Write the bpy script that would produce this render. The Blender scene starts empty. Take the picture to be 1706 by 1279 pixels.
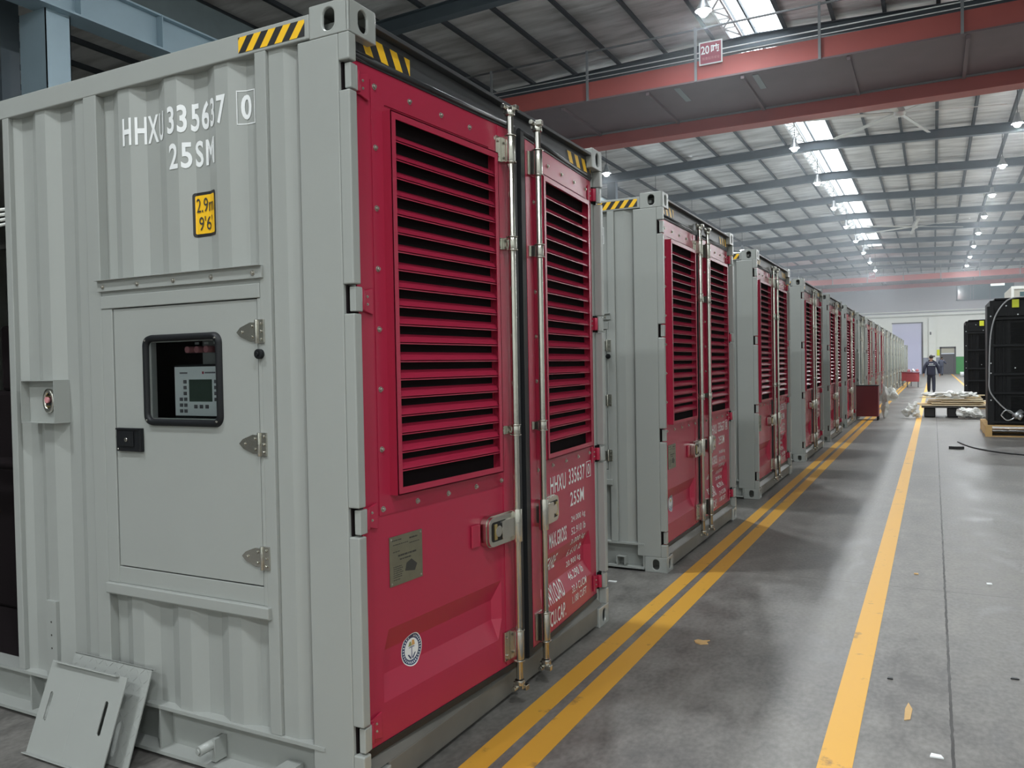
import bpy, bmesh, math, random
from mathutils import Vector, Matrix
random.seed(7)
SC = bpy.context.scene
COL = SC.collection

# ------------------------------------------------------------------ camera
def make_camera():
    yaw, pitch, roll = -0.4808, -0.0221, -0.0180
    f = Vector((math.sin(yaw)*math.cos(pitch), math.cos(yaw)*math.cos(pitch), math.sin(pitch)))
    r0 = Vector((math.cos(yaw), -math.sin(yaw), 0)); u0 = r0.cross(f)
    r = math.cos(roll)*r0 + math.sin(roll)*u0
    u = -math.sin(roll)*r0 + math.cos(roll)*u0
    cd = bpy.data.cameras.new('camera'); cam = bpy.data.objects.new('camera', cd); COL.objects.link(cam)
    m = Matrix((r, u, -f)).transposed().to_4x4(); m.translation = Vector((1.803, -2.2702, 1.5972))
    cam.matrix_world = m
    cd.sensor_width = 36; cd.lens = 1347.67/1706*36; cd.clip_start = .05; cd.clip_end = 300
    SC.camera = cam
make_camera()
# ------------------------------------------------------------------ world, exposure
SC.view_settings.view_transform = 'Standard'; SC.view_settings.look = 'None'
SC.view_settings.exposure = 0.0; SC.view_settings.gamma = 1.0; SC.view_settings.use_curve_mapping = False
SC.cycles.use_denoising = True
SC.cycles.max_bounces = 6; SC.cycles.diffuse_bounces = 4; SC.cycles.glossy_bounces = 3
SC.cycles.sample_clamp_indirect = 6.0; SC.cycles.volume_bounces = 0
W = bpy.data.worlds.new('world'); SC.world = W; W.use_nodes = True
W.node_tree.nodes['Background'].inputs[0].default_value = (.75, .85, 1, 1)
W.node_tree.nodes['Background'].inputs[1].default_value = 1.0
LAMP_W = 330.0
LAMP_UP = 40.0
LAMP_COL = (.93, .975, 1.0)
SKY_E = 5.0
# ------------------------------------------------------------------ materials
def nodes(m):
    m.use_nodes = True; nt = m.node_tree
    return nt, nt.nodes['Principled BSDF']
def mat(name, col, rough=.5, metal=0, bump=0, bscale=60, var=0, vscale=3, coat=0, emit=None, estr=0, spec=.5, rvar=0):
    m = bpy.data.materials.new(name); nt, b = nodes(m)
    b.inputs['Base Color'].default_value = (*col, 1); b.inputs['Roughness'].default_value = rough
    b.inputs['Metallic'].default_value = metal; b.inputs['Coat Weight'].default_value = coat
    b.inputs['Coat Roughness'].default_value = .12; b.inputs['Specular IOR Level'].default_value = spec
    tc = nt.nodes.new('ShaderNodeTexCoord')
    if emit: b.inputs['Emission Color'].default_value = (*emit, 1); b.inputs['Emission Strength'].default_value = estr
    if var or rvar:
        n = nt.nodes.new('ShaderNodeTexNoise'); n.inputs['Scale'].default_value = vscale; n.inputs['Detail'].default_value = 6
        nt.links.new(tc.outputs['Object'], n.inputs['Vector'])
        if var:
            mx = nt.nodes.new('ShaderNodeMix'); mx.data_type = 'RGBA'
            mx.inputs[6].default_value = tuple(c*(1-var) for c in col)+(1,)
            mx.inputs[7].default_value = tuple(min(1, c*(1+var)) for c in col)+(1,)
            nt.links.new(n.outputs['Fac'], mx.inputs[0]); nt.links.new(mx.outputs[2], b.inputs['Base Color'])
        if rvar:
            mr = nt.nodes.new('ShaderNodeMapRange'); mr.inputs['From Min'].default_value = .3; mr.inputs['From Max'].default_value = .7
            mr.inputs['To Min'].default_value = rough-rvar; mr.inputs['To Max'].default_value = rough+rvar
            nt.links.new(n.outputs['Fac'], mr.inputs['Value']); nt.links.new(mr.outputs[0], b.inputs['Roughness'])
    if bump:
        n2 = nt.nodes.new('ShaderNodeTexNoise'); n2.inputs['Scale'].default_value = bscale; n2.inputs['Detail'].default_value = 3
        bp = nt.nodes.new('ShaderNodeBump'); bp.inputs['Strength'].default_value = bump; bp.inputs['Distance'].default_value = .01
        nt.links.new(tc.outputs['Object'], n2.inputs['Vector']); nt.links.new(n2.outputs['Fac'], bp.inputs['Height'])
        nt.links.new(bp.outputs[0], b.inputs['Normal'])
    return m
M = {}
M['grey'] = mat('grey_paint', (.352, .368, .350), .24, bump=.008, bscale=9, var=.03, vscale=2.5)
M['red'] = mat('red_paint', (.42, .025, .064), .27, bump=.008, bscale=8, var=.05, vscale=2)
M['grimeshade'] = mat('grimy_shaded_grey_paint', (.15, .145, .13), .5, var=.3, vscale=5)  # grime, with the shade on the sill also put into the colour
M['dark'] = mat('dark_header_paint', (.05, .052, .056), .4, var=.15)
M['rubber'] = mat('black_rubber', (.018, .019, .021), .42)
M['chrome'] = mat('galvanised_steel', (.60, .585, .53), .22, 1, bump=.05, bscale=40, var=.12, vscale=14)
M['brass'] = mat('yellow_zinc', (.62, .5, .22), .3, 1)
M['bolt'] = mat('bolt_steel', (.55, .53, .48), .35, .9)
M['black'] = mat('black_plastic', (.008, .009, .011), .5, spec=.35)
M['yellow'] = mat('sign_yellow', (.95, .55, .02), .4)
M['blackp'] = mat('sign_black', (.02, .02, .022), .45, var=.3, vscale=120)
M['white'] = mat('white_lettering', (.86, .88, .88), .45)
M['plate'] = mat('engraved_plate', (.22, .21, .15), .42, .55, var=.2, vscale=18)
M['ink'] = mat('dark_ink', (.04, .04, .035), .6)
M['navy'] = mat('decal_navy', (.03, .05, .13), .4)
M['decgrey'] = mat('decal_grey', (.3, .31, .4), .5)
M['orange'] = mat('decal_orange', (.7, .38, .12), .5)
M['olive'] = mat('decal_olive', (.3, .33, .12), .5)
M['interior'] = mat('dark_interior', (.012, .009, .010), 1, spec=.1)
M['pale'] = mat('controller_face', (.82, .88, .85), .4)
M['screen'] = mat('controller_screen', (.05, .08, .06), .2)
M['bluesteel'] = mat('pale_blue_steel', (.30, .40, .46), .5, var=.08)
M['rafter'] = mat('rafter_steel', (.09, .115, .135), .55, var=.1)
M['crane'] = mat('crane_red', (.44, .10, .085), .5, var=.15, vscale=1.2)
M['cranedark'] = mat('crane_maroon', (.17, .125, .135), .6, var=.15, vscale=1.5)
M['purlin'] = mat('purlin_steel', (.045, .052, .06), .7)
M['flangeshade'] = mat('shaded_flange_steel', (.085, .11, .115), .7, var=.2)
M['rail'] = mat('rail_grey', (.25, .26, .27), .5)
M['signred'] = mat('sign_maroon', (.33, .06, .09), .5)
M['wood'] = mat('pallet_wood', (.62, .40, .17), .7, var=.25, vscale=8)
M['board'] = mat('pale_board', (.70, .60, .42), .7, var=.3, vscale=7)
M['cardboard'] = mat('cardboard', (.5, .36, .2), .8, var=.2, vscale=6)
M['wrap'] = mat('plastic_wrap', (.72, .73, .7), .25, bump=.5, bscale=14, var=.2, vscale=9)
M['bin'] = mat('maroon_bin', (.17, .022, .035), .5, var=.08)
M['radiator'] = mat('radiator_black', (.006, .007, .009), .5, var=.2, spec=.35)
M['cable'] = mat('cable_grey', (.42, .43, .44), .5)
M['tag'] = mat('tag_yellow', (.75, .8, .05), .5)
M['lamp'] = mat('lamp_bulb', (1, 1, 1), .5, emit=(.93, .98, 1), estr=90)
M['alu'] = mat('lamp_reflector', (.6, .62, .64), .35, .8)
M['fan'] = mat('fan_blade', (.6, .6, .57), .4, .3)
M['wallw'] = mat('wall_white', (.80, .82, .77), .7, var=.05)
M['wallg'] = mat('wall_grey_cladding', (.46, .455, .48), .7, var=.05)
M['green'] = mat('wall_green', (.10, .33, .13), .6)
M['wainscot'] = mat('wall_wainscot_grey', (.32, .34, .4), .6)
M['shutter'] = mat('shutter_lavender', (.62, .63, .80), .55)
M['doorgrey'] = mat('door_grey', (.13, .13, .14), .5)
M['beige'] = mat('beige_cabinet', (.48, .47, .4), .5)
M['glasswin'] = mat('office_window', (.06, .12, .13), .15)
M['skin'] = mat('skin', (.45, .27, .19), .6)
M['hair'] = mat('hair', (.02, .016, .014), .6)
M['jacket'] = mat('navy_jacket', (.022, .024, .045), .8)
M['trouser'] = mat('navy_trousers', (.016, .018, .034), .8)
M['jacket2'] = mat('slate_overall', (.09, .10, .14), .8)
M['shoe'] = mat('shoe', (.015, .015, .015), .5)
M['pink'] = mat('pink_cloth', (.6, .25, .27), .8)
M['blue'] = mat('blue_plastic', (.03, .1, .4), .5)
M['whiteplastic'] = mat('white_plastic', (.7, .72, .72), .5)
M['sky2'] = mat('skylight_frosted', (.8, .8, .8), .5, emit=(.88, .95, 1), estr=2.2)
M['sky'] = mat('skylight_sheet', (.8, .8, .8), .5, emit=(.88, .95, 1), estr=SKY_E)
M['truss'] = mat('truss_white', (.88, .9, .9), .5)
M['darkbay'] = mat('dark_bay', (.09, .10, .09), .8, var=.3, vscale=.5)
def glass():
    m = bpy.data.materials.new('clear_glass'); nt, b = nodes(m)
    b.inputs['Base Color'].default_value = (.75, .78, .8, 1); b.inputs['Roughness'].default_value = .03
    b.inputs['Transmission Weight'].default_value = 1; b.inputs['IOR'].default_value = 1.1
    return m
M['glass'] = glass()
def floor_mat():
    m = bpy.data.materials.new('concrete_floor'); nt, b = nodes(m); N = nt.nodes; L = nt.links
    def math_(op, a, bb=None):
        n = N.new('ShaderNodeMath'); n.operation = op
        for i, v in ((0, a), (1, bb)):
            if v is None: continue
            if isinstance(v, (int, float)): n.inputs[i].default_value = v
            else: L.new(v, n.inputs[i])
        return n.outputs[0]
    g = N.new('ShaderNodeNewGeometry'); sp = N.new('ShaderNodeSeparateXYZ'); L.new(g.outputs['Position'], sp.inputs[0])
    X, Y = sp.outputs[0], sp.outputs[1]
    def noise(scale, detail, sx=1, sy=1):
        mp = N.new('ShaderNodeMapping'); mp.inputs['Scale'].default_value = (sx, sy, 1); L.new(g.outputs['Position'], mp.inputs[0])
        n = N.new('ShaderNodeTexNoise'); n.inputs['Scale'].default_value = scale; n.inputs['Detail'].default_value = detail
        L.new(mp.outputs[0], n.inputs['Vector']); return n.outputs['Fac']
    n1 = noise(.7, 10); n2 = noise(5, 12, 1.5, .8); n3 = noise(45, 6, 1, .6)
    v = math_('ADD', math_('MULTIPLY', n1, .42), math_('ADD', math_('MULTIPLY', n2, .36), math_('MULTIPLY', n3, .22)))
    cr = N.new('ShaderNodeValToRGB'); L.new(v, cr.inputs[0])
    cr.color_ramp.elements[0].position = .38; cr.color_ramp.elements[0].color = (.088, .083, .078, 1)
    cr.color_ramp.elements[1].position = .62; cr.color_ramp.elements[1].color = (.262, .252, .234, 1)
    # expansion joints
    wob = math_('MULTIPLY', math_('SUBTRACT', noise(9, 3), .5), .012)
    jx = math_('ABSOLUTE', math_('SUBTRACT', math_('ADD', X, wob), 1.863))
    jw = math_('ADD', .003, math_('MULTIPLY', noise(16, 3), .007))
    j1 = math_('LESS_THAN', jx, jw)
    yy = math_('ABSOLUTE', math_('SUBTRACT', math_('MODULO', math_('ADD', Y, 50.02-3.0+.5*0), 6.0), 3.0))
    j2 = math_('MULTIPLY', math_('LESS_THAN', yy, .0035), .75)
    jj = math_('MAXIMUM', j1, j2)
    mx = N.new('ShaderNodeMix'); mx.data_type = 'RGBA'; L.new(jj, mx.inputs[0]); L.new(cr.outputs[0], mx.inputs[6]); mx.inputs[7].default_value = (.02, .018, .016, 1)
    L.new(mx.outputs[2], b.inputs['Base Color'])
    mr = N.new('ShaderNodeMapRange'); L.new(math_('ADD', math_('MULTIPLY', n1, .5), math_('MULTIPLY', n2, .5)), mr.inputs[0])
    mr.inputs[1].default_value = .35; mr.inputs[2].default_value = .65; mr.inputs[3].default_value = .36; mr.inputs[4].default_value = .58
    L.new(mr.outputs[0], b.inputs['Roughness'])
    bp = N.new('ShaderNodeBump'); bp.inputs['Strength'].default_value = .2; bp.inputs['Distance'].default_value = .01
    L.new(math_('SUBTRACT', n2, jj), bp.inputs['Height']); L.new(bp.outputs[0], b.inputs['Normal'])
    return m
M['floor'] = floor_mat()
def line_mat():
    m = mat('floor_yellow', (.86, .50, .06), .5); nt, b = nodes(m); N = nt.nodes; L = nt.links
    g = N.new('ShaderNodeNewGeometry')
    n = N.new('ShaderNodeTexNoise'); n.inputs['Scale'].default_value = 6; n.inputs['Detail'].default_value = 10; n.inputs['Roughness'].default_value = .65
    L.new(g.outputs['Position'], n.inputs['Vector'])
    cr = N.new('ShaderNodeValToRGB'); L.new(n.outputs['Fac'], cr.inputs[0])
    cr.color_ramp.elements[0].position = .30; cr.color_ramp.elements[0].color = (.30, .17, .05, 1)
    cr.color_ramp.elements[1].position = .40; cr.color_ramp.elements[1].color = (.72, .38, .045, 1)
    L.new(cr.outputs[0], b.inputs['Base Color']); return m
M['line'] = line_mat()
def foil_mat():
    m = mat('roof_insulation', (.5, .48, .44), .5); nt, b = nodes(m); N = nt.nodes; L = nt.links
    g = N.new('ShaderNodeNewGeometry'); mp = N.new('ShaderNodeMapping'); mp.inputs['Scale'].default_value = (.35, 1.6, 1)
    L.new(g.outputs['Position'], mp.inputs[0])
    n = N.new('ShaderNodeTexNoise'); n.inputs['Scale'].default_value = 1.6; n.inputs['Detail'].default_value = 4; L.new(mp.outputs[0], n.inputs['Vector'])
    cr = N.new('ShaderNodeValToRGB'); L.new(n.outputs['Fac'], cr.inputs[0])
    cr.color_ramp.elements[0].position = .33; cr.color_ramp.elements[0].color = (.40, .39, .375, 1)
    cr.color_ramp.elements[1].position = .62; cr.color_ramp.elements[1].color = (.74, .735, .72, 1)
    L.new(cr.outputs[0], b.inputs['Base Color'])
    bp = N.new('ShaderNodeBump'); bp.inputs['Strength'].default_value = .8; bp.inputs['Distance'].default_value = .12
    L.new(n.outputs['Fac'], bp.inputs['Height']); L.new(bp.outputs[0], b.inputs['Normal']); return m
M['foil'] = foil_mat()

# ------------------------------------------------------------------ mesh helpers
class MB:
    def __init__(s): s.bm = bmesh.new(); s.mi = 0
    def face(s, vs):
        try:
            f = s.bm.faces.new(vs); f.material_index = s.mi; return f
        except ValueError: return None
    def V(s, p): return s.bm.verts.new(p)
    def box(s, x0, x1, y0, y1, z0, z1):
        if x0 > x1: x0, x1 = x1, x0
        if y0 > y1: y0, y1 = y1, y0
        if z0 > z1: z0, z1 = z1, z0
        v = [s.V((x, y, z)) for x in (x0, x1) for y in (y0, y1) for z in (z0, z1)]
        for q in ((0, 1, 3, 2), (4, 6, 7, 5), (0, 4, 5, 1), (2, 3, 7, 6), (0, 2, 6, 4), (1, 5, 7, 3)): s.face([v[i] for i in q])
        return s
    def prism(s, pts, fn, a, b):
        """pts 2-D outline; fn(u, v, w) -> point; w from a to b"""
        A = [s.V(fn(u, v, a)) for u, v in pts]; B = [s.V(fn(u, v, b)) for u, v in pts]
        n = len(pts); s.face(A[::-1]); s.face(B)
        for i in range(n): s.face([A[i], A[(i+1) % n], B[(i+1) % n], B[i]])
        return s
    def cyl(s, p0, p1, r, seg=12, r1=None, caps=True):
        p0 = Vector(p0); p1 = Vector(p1); d = (p1-p0).normalized()
        a = d.orthogonal().normalized(); b = d.cross(a); r1 = r if r1 is None else r1
        A = []; B = []
        for i in range(seg):
            t = 2*math.pi*i/seg; o = math.cos(t)*a+math.sin(t)*b
            A.append(s.V(p0+o*r)); B.append(s.V(p1+o*r1))
        for i in range(seg):
            f = s.face([A[i], A[(i+1) % seg], B[(i+1) % seg], B[i]])
            if f: f.smooth = True
        if caps: s.face(A[::-1]); s.face(B)
        return s
    def tube(s, pts, r, seg=8):
        pts = [Vector(p) for p in pts]; rings = []
        a = None
        for i, p in enumerate(pts):
            d = (pts[min(i+1, len(pts)-1)]-pts[max(i-1, 0)]).normalized()
            a = d.orthogonal().normalized() if a is None else (a-d*a.dot(d)).normalized()
            b = d.cross(a)
            rings.append([s.V(p+(math.cos(2*math.pi*k/seg)*a+math.sin(2*math.pi*k/seg)*b)*r) for k in range(seg)])
        for R0, R1 in zip(rings, rings[1:]):
            for k in range(seg):
                f = s.face([R0[k], R0[(k+1) % seg], R1[(k+1) % seg], R1[k]])
                if f: f.smooth = True
        s.face(rings[0][::-1]); s.face(rings[-1]); return s
    def lathe(s, prof, c=(0, 0, 0), seg=16):
        rings = [[s.V((c[0]+r*math.cos(2*math.pi*k/seg), c[1]+r*math.sin(2*math.pi*k/seg), c[2]+z)) for k in range(seg)] for r, z in prof]
        for R0, R1 in zip(rings, rings[1:]):
            for k in range(seg):
                f = s.face([R0[k], R0[(k+1) % seg], R1[(k+1) % seg], R1[k]])
                if f: f.smooth = True
        return s
    def holed(s, o, u, v, n, w, h, holes_rect, t, seg=20):
        """plate w x h at o in the u, v plane, thickness t along -n; one oval hole (cx, cy, rx, ry)"""
        o, u, v, n = map(Vector, (o, u, v, n)); cx, cy, rx, ry = holes_rect
        outer = []; inner = []
        for i in range(seg):
            a = 2*math.pi*(i+.5)/seg; ca, sa = math.cos(a), math.sin(a)
            if ry >= rx:
                k = rx; ix = cx+k*ca; iy = cy+k*sa+(ry-rx)*(1 if sa > 0 else -1)
            else:
                k = ry; iy = cy+k*sa; ix = cx+k*ca+(rx-ry)*(1 if ca > 0 else -1)
            inner.append((ix, iy))
            m = max(abs(ca), abs(sa)); qx, qy = ca/m, sa/m
            outer.append((cx+qx*(w-cx if qx > 0 else cx), cy+qy*(h-cy if qy > 0 else cy)))
        # snap outer samples to the corners
        for C in ((0, 0), (w, 0), (w, h), (0, h)):
            i = min(range(seg), key=lambda k: (outer[k][0]-C[0])**2+(outer[k][1]-C[1])**2); outer[i] = C
        P = lambda q, d: o+u*q[0]+v*q[1]-n*d
        F = [s.V(P(q, 0)) for q in outer]; G = [s.V(P(q, 0)) for q in inner]
        F2 = [s.V(P(q, t)) for q in outer]; G2 = [s.V(P(q, t)) for q in inner]
        for i in range(seg):
            j = (i+1) % seg
            s.face([F[i], F[j], G[j], G[i]]); s.face([F2[j], F2[i], G2[i], G2[j]])
            s.face([G[i], G[j], G2[j], G2[i]]); s.face([F[j], F[i], F2[i], F2[j]])
        return s
    def build(s, name, mats, parent=None, bevel=0, loc=None, smooth=False):
        bm = s.bm; bmesh.ops.recalc_face_normals(bm, faces=bm.faces[:])
        if smooth:
            for f in bm.faces: f.smooth = True
        me = bpy.data.meshes.new(name)
        if not isinstance(mats, (list, tuple)): mats = [mats]
        for m_ in mats: me.materials.append(m_)
        if loc is not None: bmesh.ops.translate(bm, verts=bm.verts[:], vec=-Vector(loc))
        bm.to_mesh(me); bm.free()
        o = bpy.data.objects.new(name, me); COL.objects.link(o)
        if loc is not None: o.location = loc
        if parent: o.parent = parent
        if bevel:
            b = o.modifiers.new('bevel', 'BEVEL'); b.width = bevel; b.segments = 2; b.limit_method = 'ANGLE'; b.angle_limit = math.radians(50)
            b.harden_normals = False
        return o
def empty(name, loc=(0, 0, 0), rz=0, parent=None):
    o = bpy.data.objects.new(name, None); COL.objects.link(o); o.location = loc; o.rotation_euler = (0, 0, rz)
    o.empty_display_size = .2
    if parent: o.parent = parent
    return o
def tag(o, label=None, cat=None, group=None, kind=None):
    if label: o['label'] = label
    if cat: o['category'] = cat
    if group: o['group'] = group
    if kind: o['kind'] = kind
    return o
def copy_tree(o, parent=None, skip=(), top=True):
    c = o.copy(); COL.objects.link(c)
    if not top: c.parent = parent
    for ch in list(o.children):
        if ch.name.split('.')[0] in skip: continue
        copy_tree(ch, c, skip, False)
    return c
def text_bm(txt, w, h, bold=.0, sp=1.0):
    """flat text mesh filling exactly w x h (from 0, 0)"""
    cu = bpy.data.curves.new('t', 'FONT'); cu.body = txt; cu.size = 1; cu.resolution_u = 4; cu.offset = bold; cu.space_character = sp
    o = bpy.data.objects.new('t', cu); COL.objects.link(o)
    dg = bpy.context.evaluated_depsgraph_get(); me = bpy.data.meshes.new_from_object(o.evaluated_get(dg))
    bm = bmesh.new(); bm.from_mesh(me); bmesh.ops.triangulate(bm, faces=bm.faces[:]); bpy.data.objects.remove(o); bpy.data.meshes.remove(me)
    xs = [v.co.x for v in bm.verts]; ys = [v.co.y for v in bm.verts]
    x0, x1, y0, y1 = min(xs), max(xs), min(ys), max(ys)
    for v in bm.verts: v.co = Vector(((v.co.x-x0)/(x1-x0)*w, (v.co.y-y0)/(y1-y0)*h, 0))
    return bm
def cut(bm, axis, vals):
    for a in vals:
        n = Vector((0, 0, 0)); n[axis] = 1; p = Vector((0, 0, 0)); p[axis] = a
        bmesh.ops.bisect_plane(bm, geom=bm.verts[:]+bm.edges[:]+bm.faces[:], plane_co=p, plane_no=n)
def lay(bm, fn, name, mats, parent):
    for v in bm.verts: v.co = Vector(fn(v.co.x, v.co.y))
    me = bpy.data.meshes.new(name)
    for m_ in (mats if isinstance(mats, (list, tuple)) else [mats]): me.materials.append(m_)
    bmesh.ops.dissolve_degenerate(bm, edges=bm.edges[:], dist=2e-5)
    ref = Vector(fn(1e-3, 0))-Vector(fn(0, 0)); up = ref.cross(Vector(fn(0, 1e-3))-Vector(fn(0, 0)))
    for f in bm.faces:
        f.normal_update()
        if f.normal.dot(up) < 0: f.normal_flip()
    bm.to_mesh(me); bm.free(); o = bpy.data.objects.new(name, me); COL.objects.link(o); o.parent = parent; return o
def stripes(W_, H_, n, shear, fn, name, parent, flip=False):
    bm = bmesh.new(); st = W_/n; k0 = -int(abs(shear)/st)-2
    for k in range(k0, n+3+int(abs(shear)/st)):
        x = k*st*1.0
        vs = [bm.verts.new(p) for p in ((x, 0, 0), (x+st, 0, 0), (x+st+shear, H_, 0), (x+shear, H_, 0))]
        f = bm.faces.new(vs); f.material_index = (k+(1 if flip else 0)) % 2
    for px, no in ((0, -1), (W_, 1)):
        bmesh.ops.bisect_plane(bm, geom=bm.verts[:]+bm.edges[:]+bm.faces[:], plane_co=(px, 0, 0), plane_no=(no, 0, 0), clear_outer=True)
    return lay(bm, fn, name, [M['yellow'], M['blackp']], parent)

# ------------------------------------------------------------------ the hall
WY = 92.0
YN = -14.0
XL, XR = -26.0, 15.5
def struct(mb, name, m, label=None): return tag(mb.build(name, m), label, None, None, 'structure')
def roofz(x): return 10.62-(.028*(-2.5-x) if x < -2.5 else .042*(x+2.5))
struct(MB().box(XL, XR, YN, WY, -.2, 0), 'floor', M['floor'], 'polished grey concrete floor with a sawn joint along the aisle')
mb = MB()
fn = lambda x, z, y: (x, y, z)
def roof_strip(x0, x1): return [(x0, roofz(x0)+.17), (x1, roofz(x1)+.17), (x1, roofz(x1)+.25), (x0, roofz(x0)+.25)]
mb.prism(roof_strip(XL, -3.25), fn, YN, WY); mb.prism(roof_strip(-1.78, XR), fn, YN, WY); mb.prism(roof_strip(-3.25, -1.78), fn, 69.6, WY)
mb.prism(roof_strip(-3.25, -1.78), fn, YN, -8)
struct(mb, 'ceiling', M['foil'], 'wrinkled insulation foil under a low pitched metal roof')
mb = MB(); mb.box(XL-.2, XR+.2, WY, WY+.3, 6.3, 11); struct(mb, 'wall_far', M['wallg'], 'upper grey cladding of the end wall')
mb = MB(); mb.box(XL-.2, -2.05, WY, WY+.3, 0, 6.3); mb.box(.82, 2.38, WY, WY+.3, 0, 6.3); mb.box(3.8, XR+.2, WY, WY+.3, 1.75, 6.3); mb.box(-2.05, .82, WY, WY+.3, 5.35, 6.3); mb.box(2.38, 3.8, WY, WY+.3, 2.75, 6.3)
struct(mb, 'wall_far_lower', M['wallw'], 'white lower part of the end wall')
struct(MB().box(3.8, XR+.2, WY, WY+.3, 0, 1.75), 'trim_1', M['green'], 'green painted dado right of the far door')
struct(MB().box(.84, 2.36, WY-.03, WY, 0, 1.7), 'trim_2', M['wainscot'], 'blue grey dado left of the far door')
struct(MB().box(1.36, 2.02, WY-.28, WY-.031, 0, 5.9), 'trim_3', M['wallw'], 'white pilaster between the roller door and the far door')
mb = MB(); mb.box(-14, 14, WY-.35, WY-.01, 6.05, 6.25); mb.box(-14, 14, WY-.2, WY-.01, 6.45, 6.55); struct(mb, 'trim_4', M['wallw'], 'long white ledge across the end wall')
mb = MB(); mb.box(-2.05, .82, WY+.02, WY+.1, 0, 5.35)
for k in range(14): mb.box(-2.05, .82, WY+.0, WY+.03, .1+k*.38, .13+k*.38)
struct(mb, 'door_1', M['shutter'], 'tall pale lavender roller door')
mb = MB(); mb.mi = 0; mb.box(.7, .84, WY-.06, WY, 0, 5.4); mb.box(-2.1, .84, WY-.06, WY, 5.3, 5.4); struct(mb, 'trim_5', M['doorgrey'], 'dark frame of the roller door')
mb = MB(); mb.box(2.5, 3.68, WY+.05, WY+.1, 0, 2.05); door2 = struct(mb, 'door_2', M['doorgrey'], 'dark grey door in the far wall')
mb = MB(); mb.box(2.5, 3.68, WY+.03, WY+.08, 2.1, 2.65); struct(mb, 'window_2', M['beige'], 'pale panel above the far door')
mb = MB(); mb.box(2.36, 2.5, WY-.05, WY+.1, 0, 2.75); mb.box(3.68, 3.82, WY-.05, WY+.1, 0, 2.75); mb.box(2.36, 3.82, WY-.05, WY+.1, 2.65, 2.78)
struct(mb, 'trim_6', M['doorgrey'], 'dark frame round the far door')
mb = MB(); mb.box(3.9, 8.9, WY-.1, WY-.01, 7.5, 9.3); o = struct(mb, 'window_1', M['glasswin'], 'wide teal office window high on the end wall')
mb = MB()
for x in (3.9, 5.1, 5.35, 6.8, 8.8): mb.box(x, x+.1, WY-.16, WY-.1, 7.45, 9.35)
mb.box(3.85, 8.95, WY-.16, WY-.1, 7.42, 7.52); mb.box(3.85, 8.95, WY-.16, WY-.1, 9.3, 9.4)
f_ = mb.build('window_frame', M['rafter'], o)
o_ = MB().box(6.9, 8.1, WY-.14, WY-.11, 8.75, 9.2).build('lit_panel', mat('lit_office', (.8, .85, .8), .5, emit=(.85, 1, .95), estr=1.2), o)
struct(MB().box(XR, XR+.2, YN, WY, 0, 11), 'wall_right', M['wallw'], 'white side wall of the hall')
struct(MB().box(XL-.2, XL, YN, WY, 0, 11), 'wall_left', M['darkbay'], 'dark side wall of the neighbouring bay')
struct(MB().box(XL-.2, XR+.2, YN-.2, YN, 0, 11), 'wall_near', M['wallw'], 'wall behind the viewer')
# rafters and purlins
def rafter(y, label):
    mb = MB()
    xs = [XL, -16, -10.2, -6, -2.5, 2, 6, 10, XR]
    for a, b in zip(xs, xs[1:]):
        za, zb = roofz(a), roofz(b)
        for (d0, d1, hw) in ((-.02, 0, .13), (-.33, -.02, .012), (-.36, -.33, .13)):
            mb.prism([(a, za+d0), (b, zb+d0), (b, zb+d1), (a, za+d1)], fn, y-hw, y+hw)
    return struct(mb, 'roof_rafter', M['rafter'], label)
RY = [8.5-6.2*2+6.2*k for k in range(15)]
for i, y in enumerate(RY): rafter(y, 'dark steel roof rafter spanning the hall')
PX = []
x = -3.6
while x > XL: PX.append(x); x -= 1.43
x = -1.7
while x < XR: PX.append(x); x += 1.22
for x in PX:
    z = roofz(x)
    mb = MB(); mb.box(x-.05, x+.05, YN, WY, z, z+.015); mb.box(x-.05, x-.042, YN, WY, z, z+.17); struct(mb, 'roof_purlin', M['purlin'], 'thin dark purlin running along the roof')
# skylight strip with its white lattice
zc = roofz(-2.5)
for k, y in enumerate(RY[:-1]):
    if RY[k+1] > 70.5: break
    mb = MB(); mb.box(-2.52, -1.82, y+.05, y+6.15, zc+.2, zc+.22); mb.box(-2.86, -2.57, y+.05, y+6.15, zc+.2, zc+.22)
    struct(mb, 'window_%d' % (k+3), M['sky'], 'bright translucent skylight sheet in the roof ridge')
    mb = MB(); mb.box(-2.57, -2.52, y, y+6.2, zc+.1, zc+.24); mb.box(-1.82, -1.76, y, y+6.2, zc+.1, zc+.24); mb.box(-2.91, -2.86, y, y+6.2, zc+.1, zc+.24)
    struct(mb, 'trim_%d' % (k+10), M['rafter'], 'dark glazing bars of one skylight bay')
    mb = MB(); mb.box(-3.28, -2.9, y+.05, y+6.15, zc+.24, zc+.26); struct(mb, 'window_%d' % (k+40), M['sky2'], 'frosted roof sheet above the skylight lattice')
    mb = MB()
    a, b = -3.2, -2.86
    for xx in (a, b): mb.box(xx-.025, xx+.025, y+.1, y+6.1, zc-.02, zc+.03)
    n = 9
    for j in range(n):
        y0 = y+.2+j*(5.8/n); y1 = y0+5.8/n
        p = (a, y0, zc) if j % 2 == 0 else (b, y0, zc); q = (b, y1, zc) if j % 2 == 0 else (a, y1, zc)
        mb.cyl(p, q, .026, 6); mb.cyl((a, y0, zc), (b, y0, zc), .022, 6)
    t_ = mb.build('roof_truss', M['truss']); tag(t_, None, None, None, 'structure')
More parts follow.
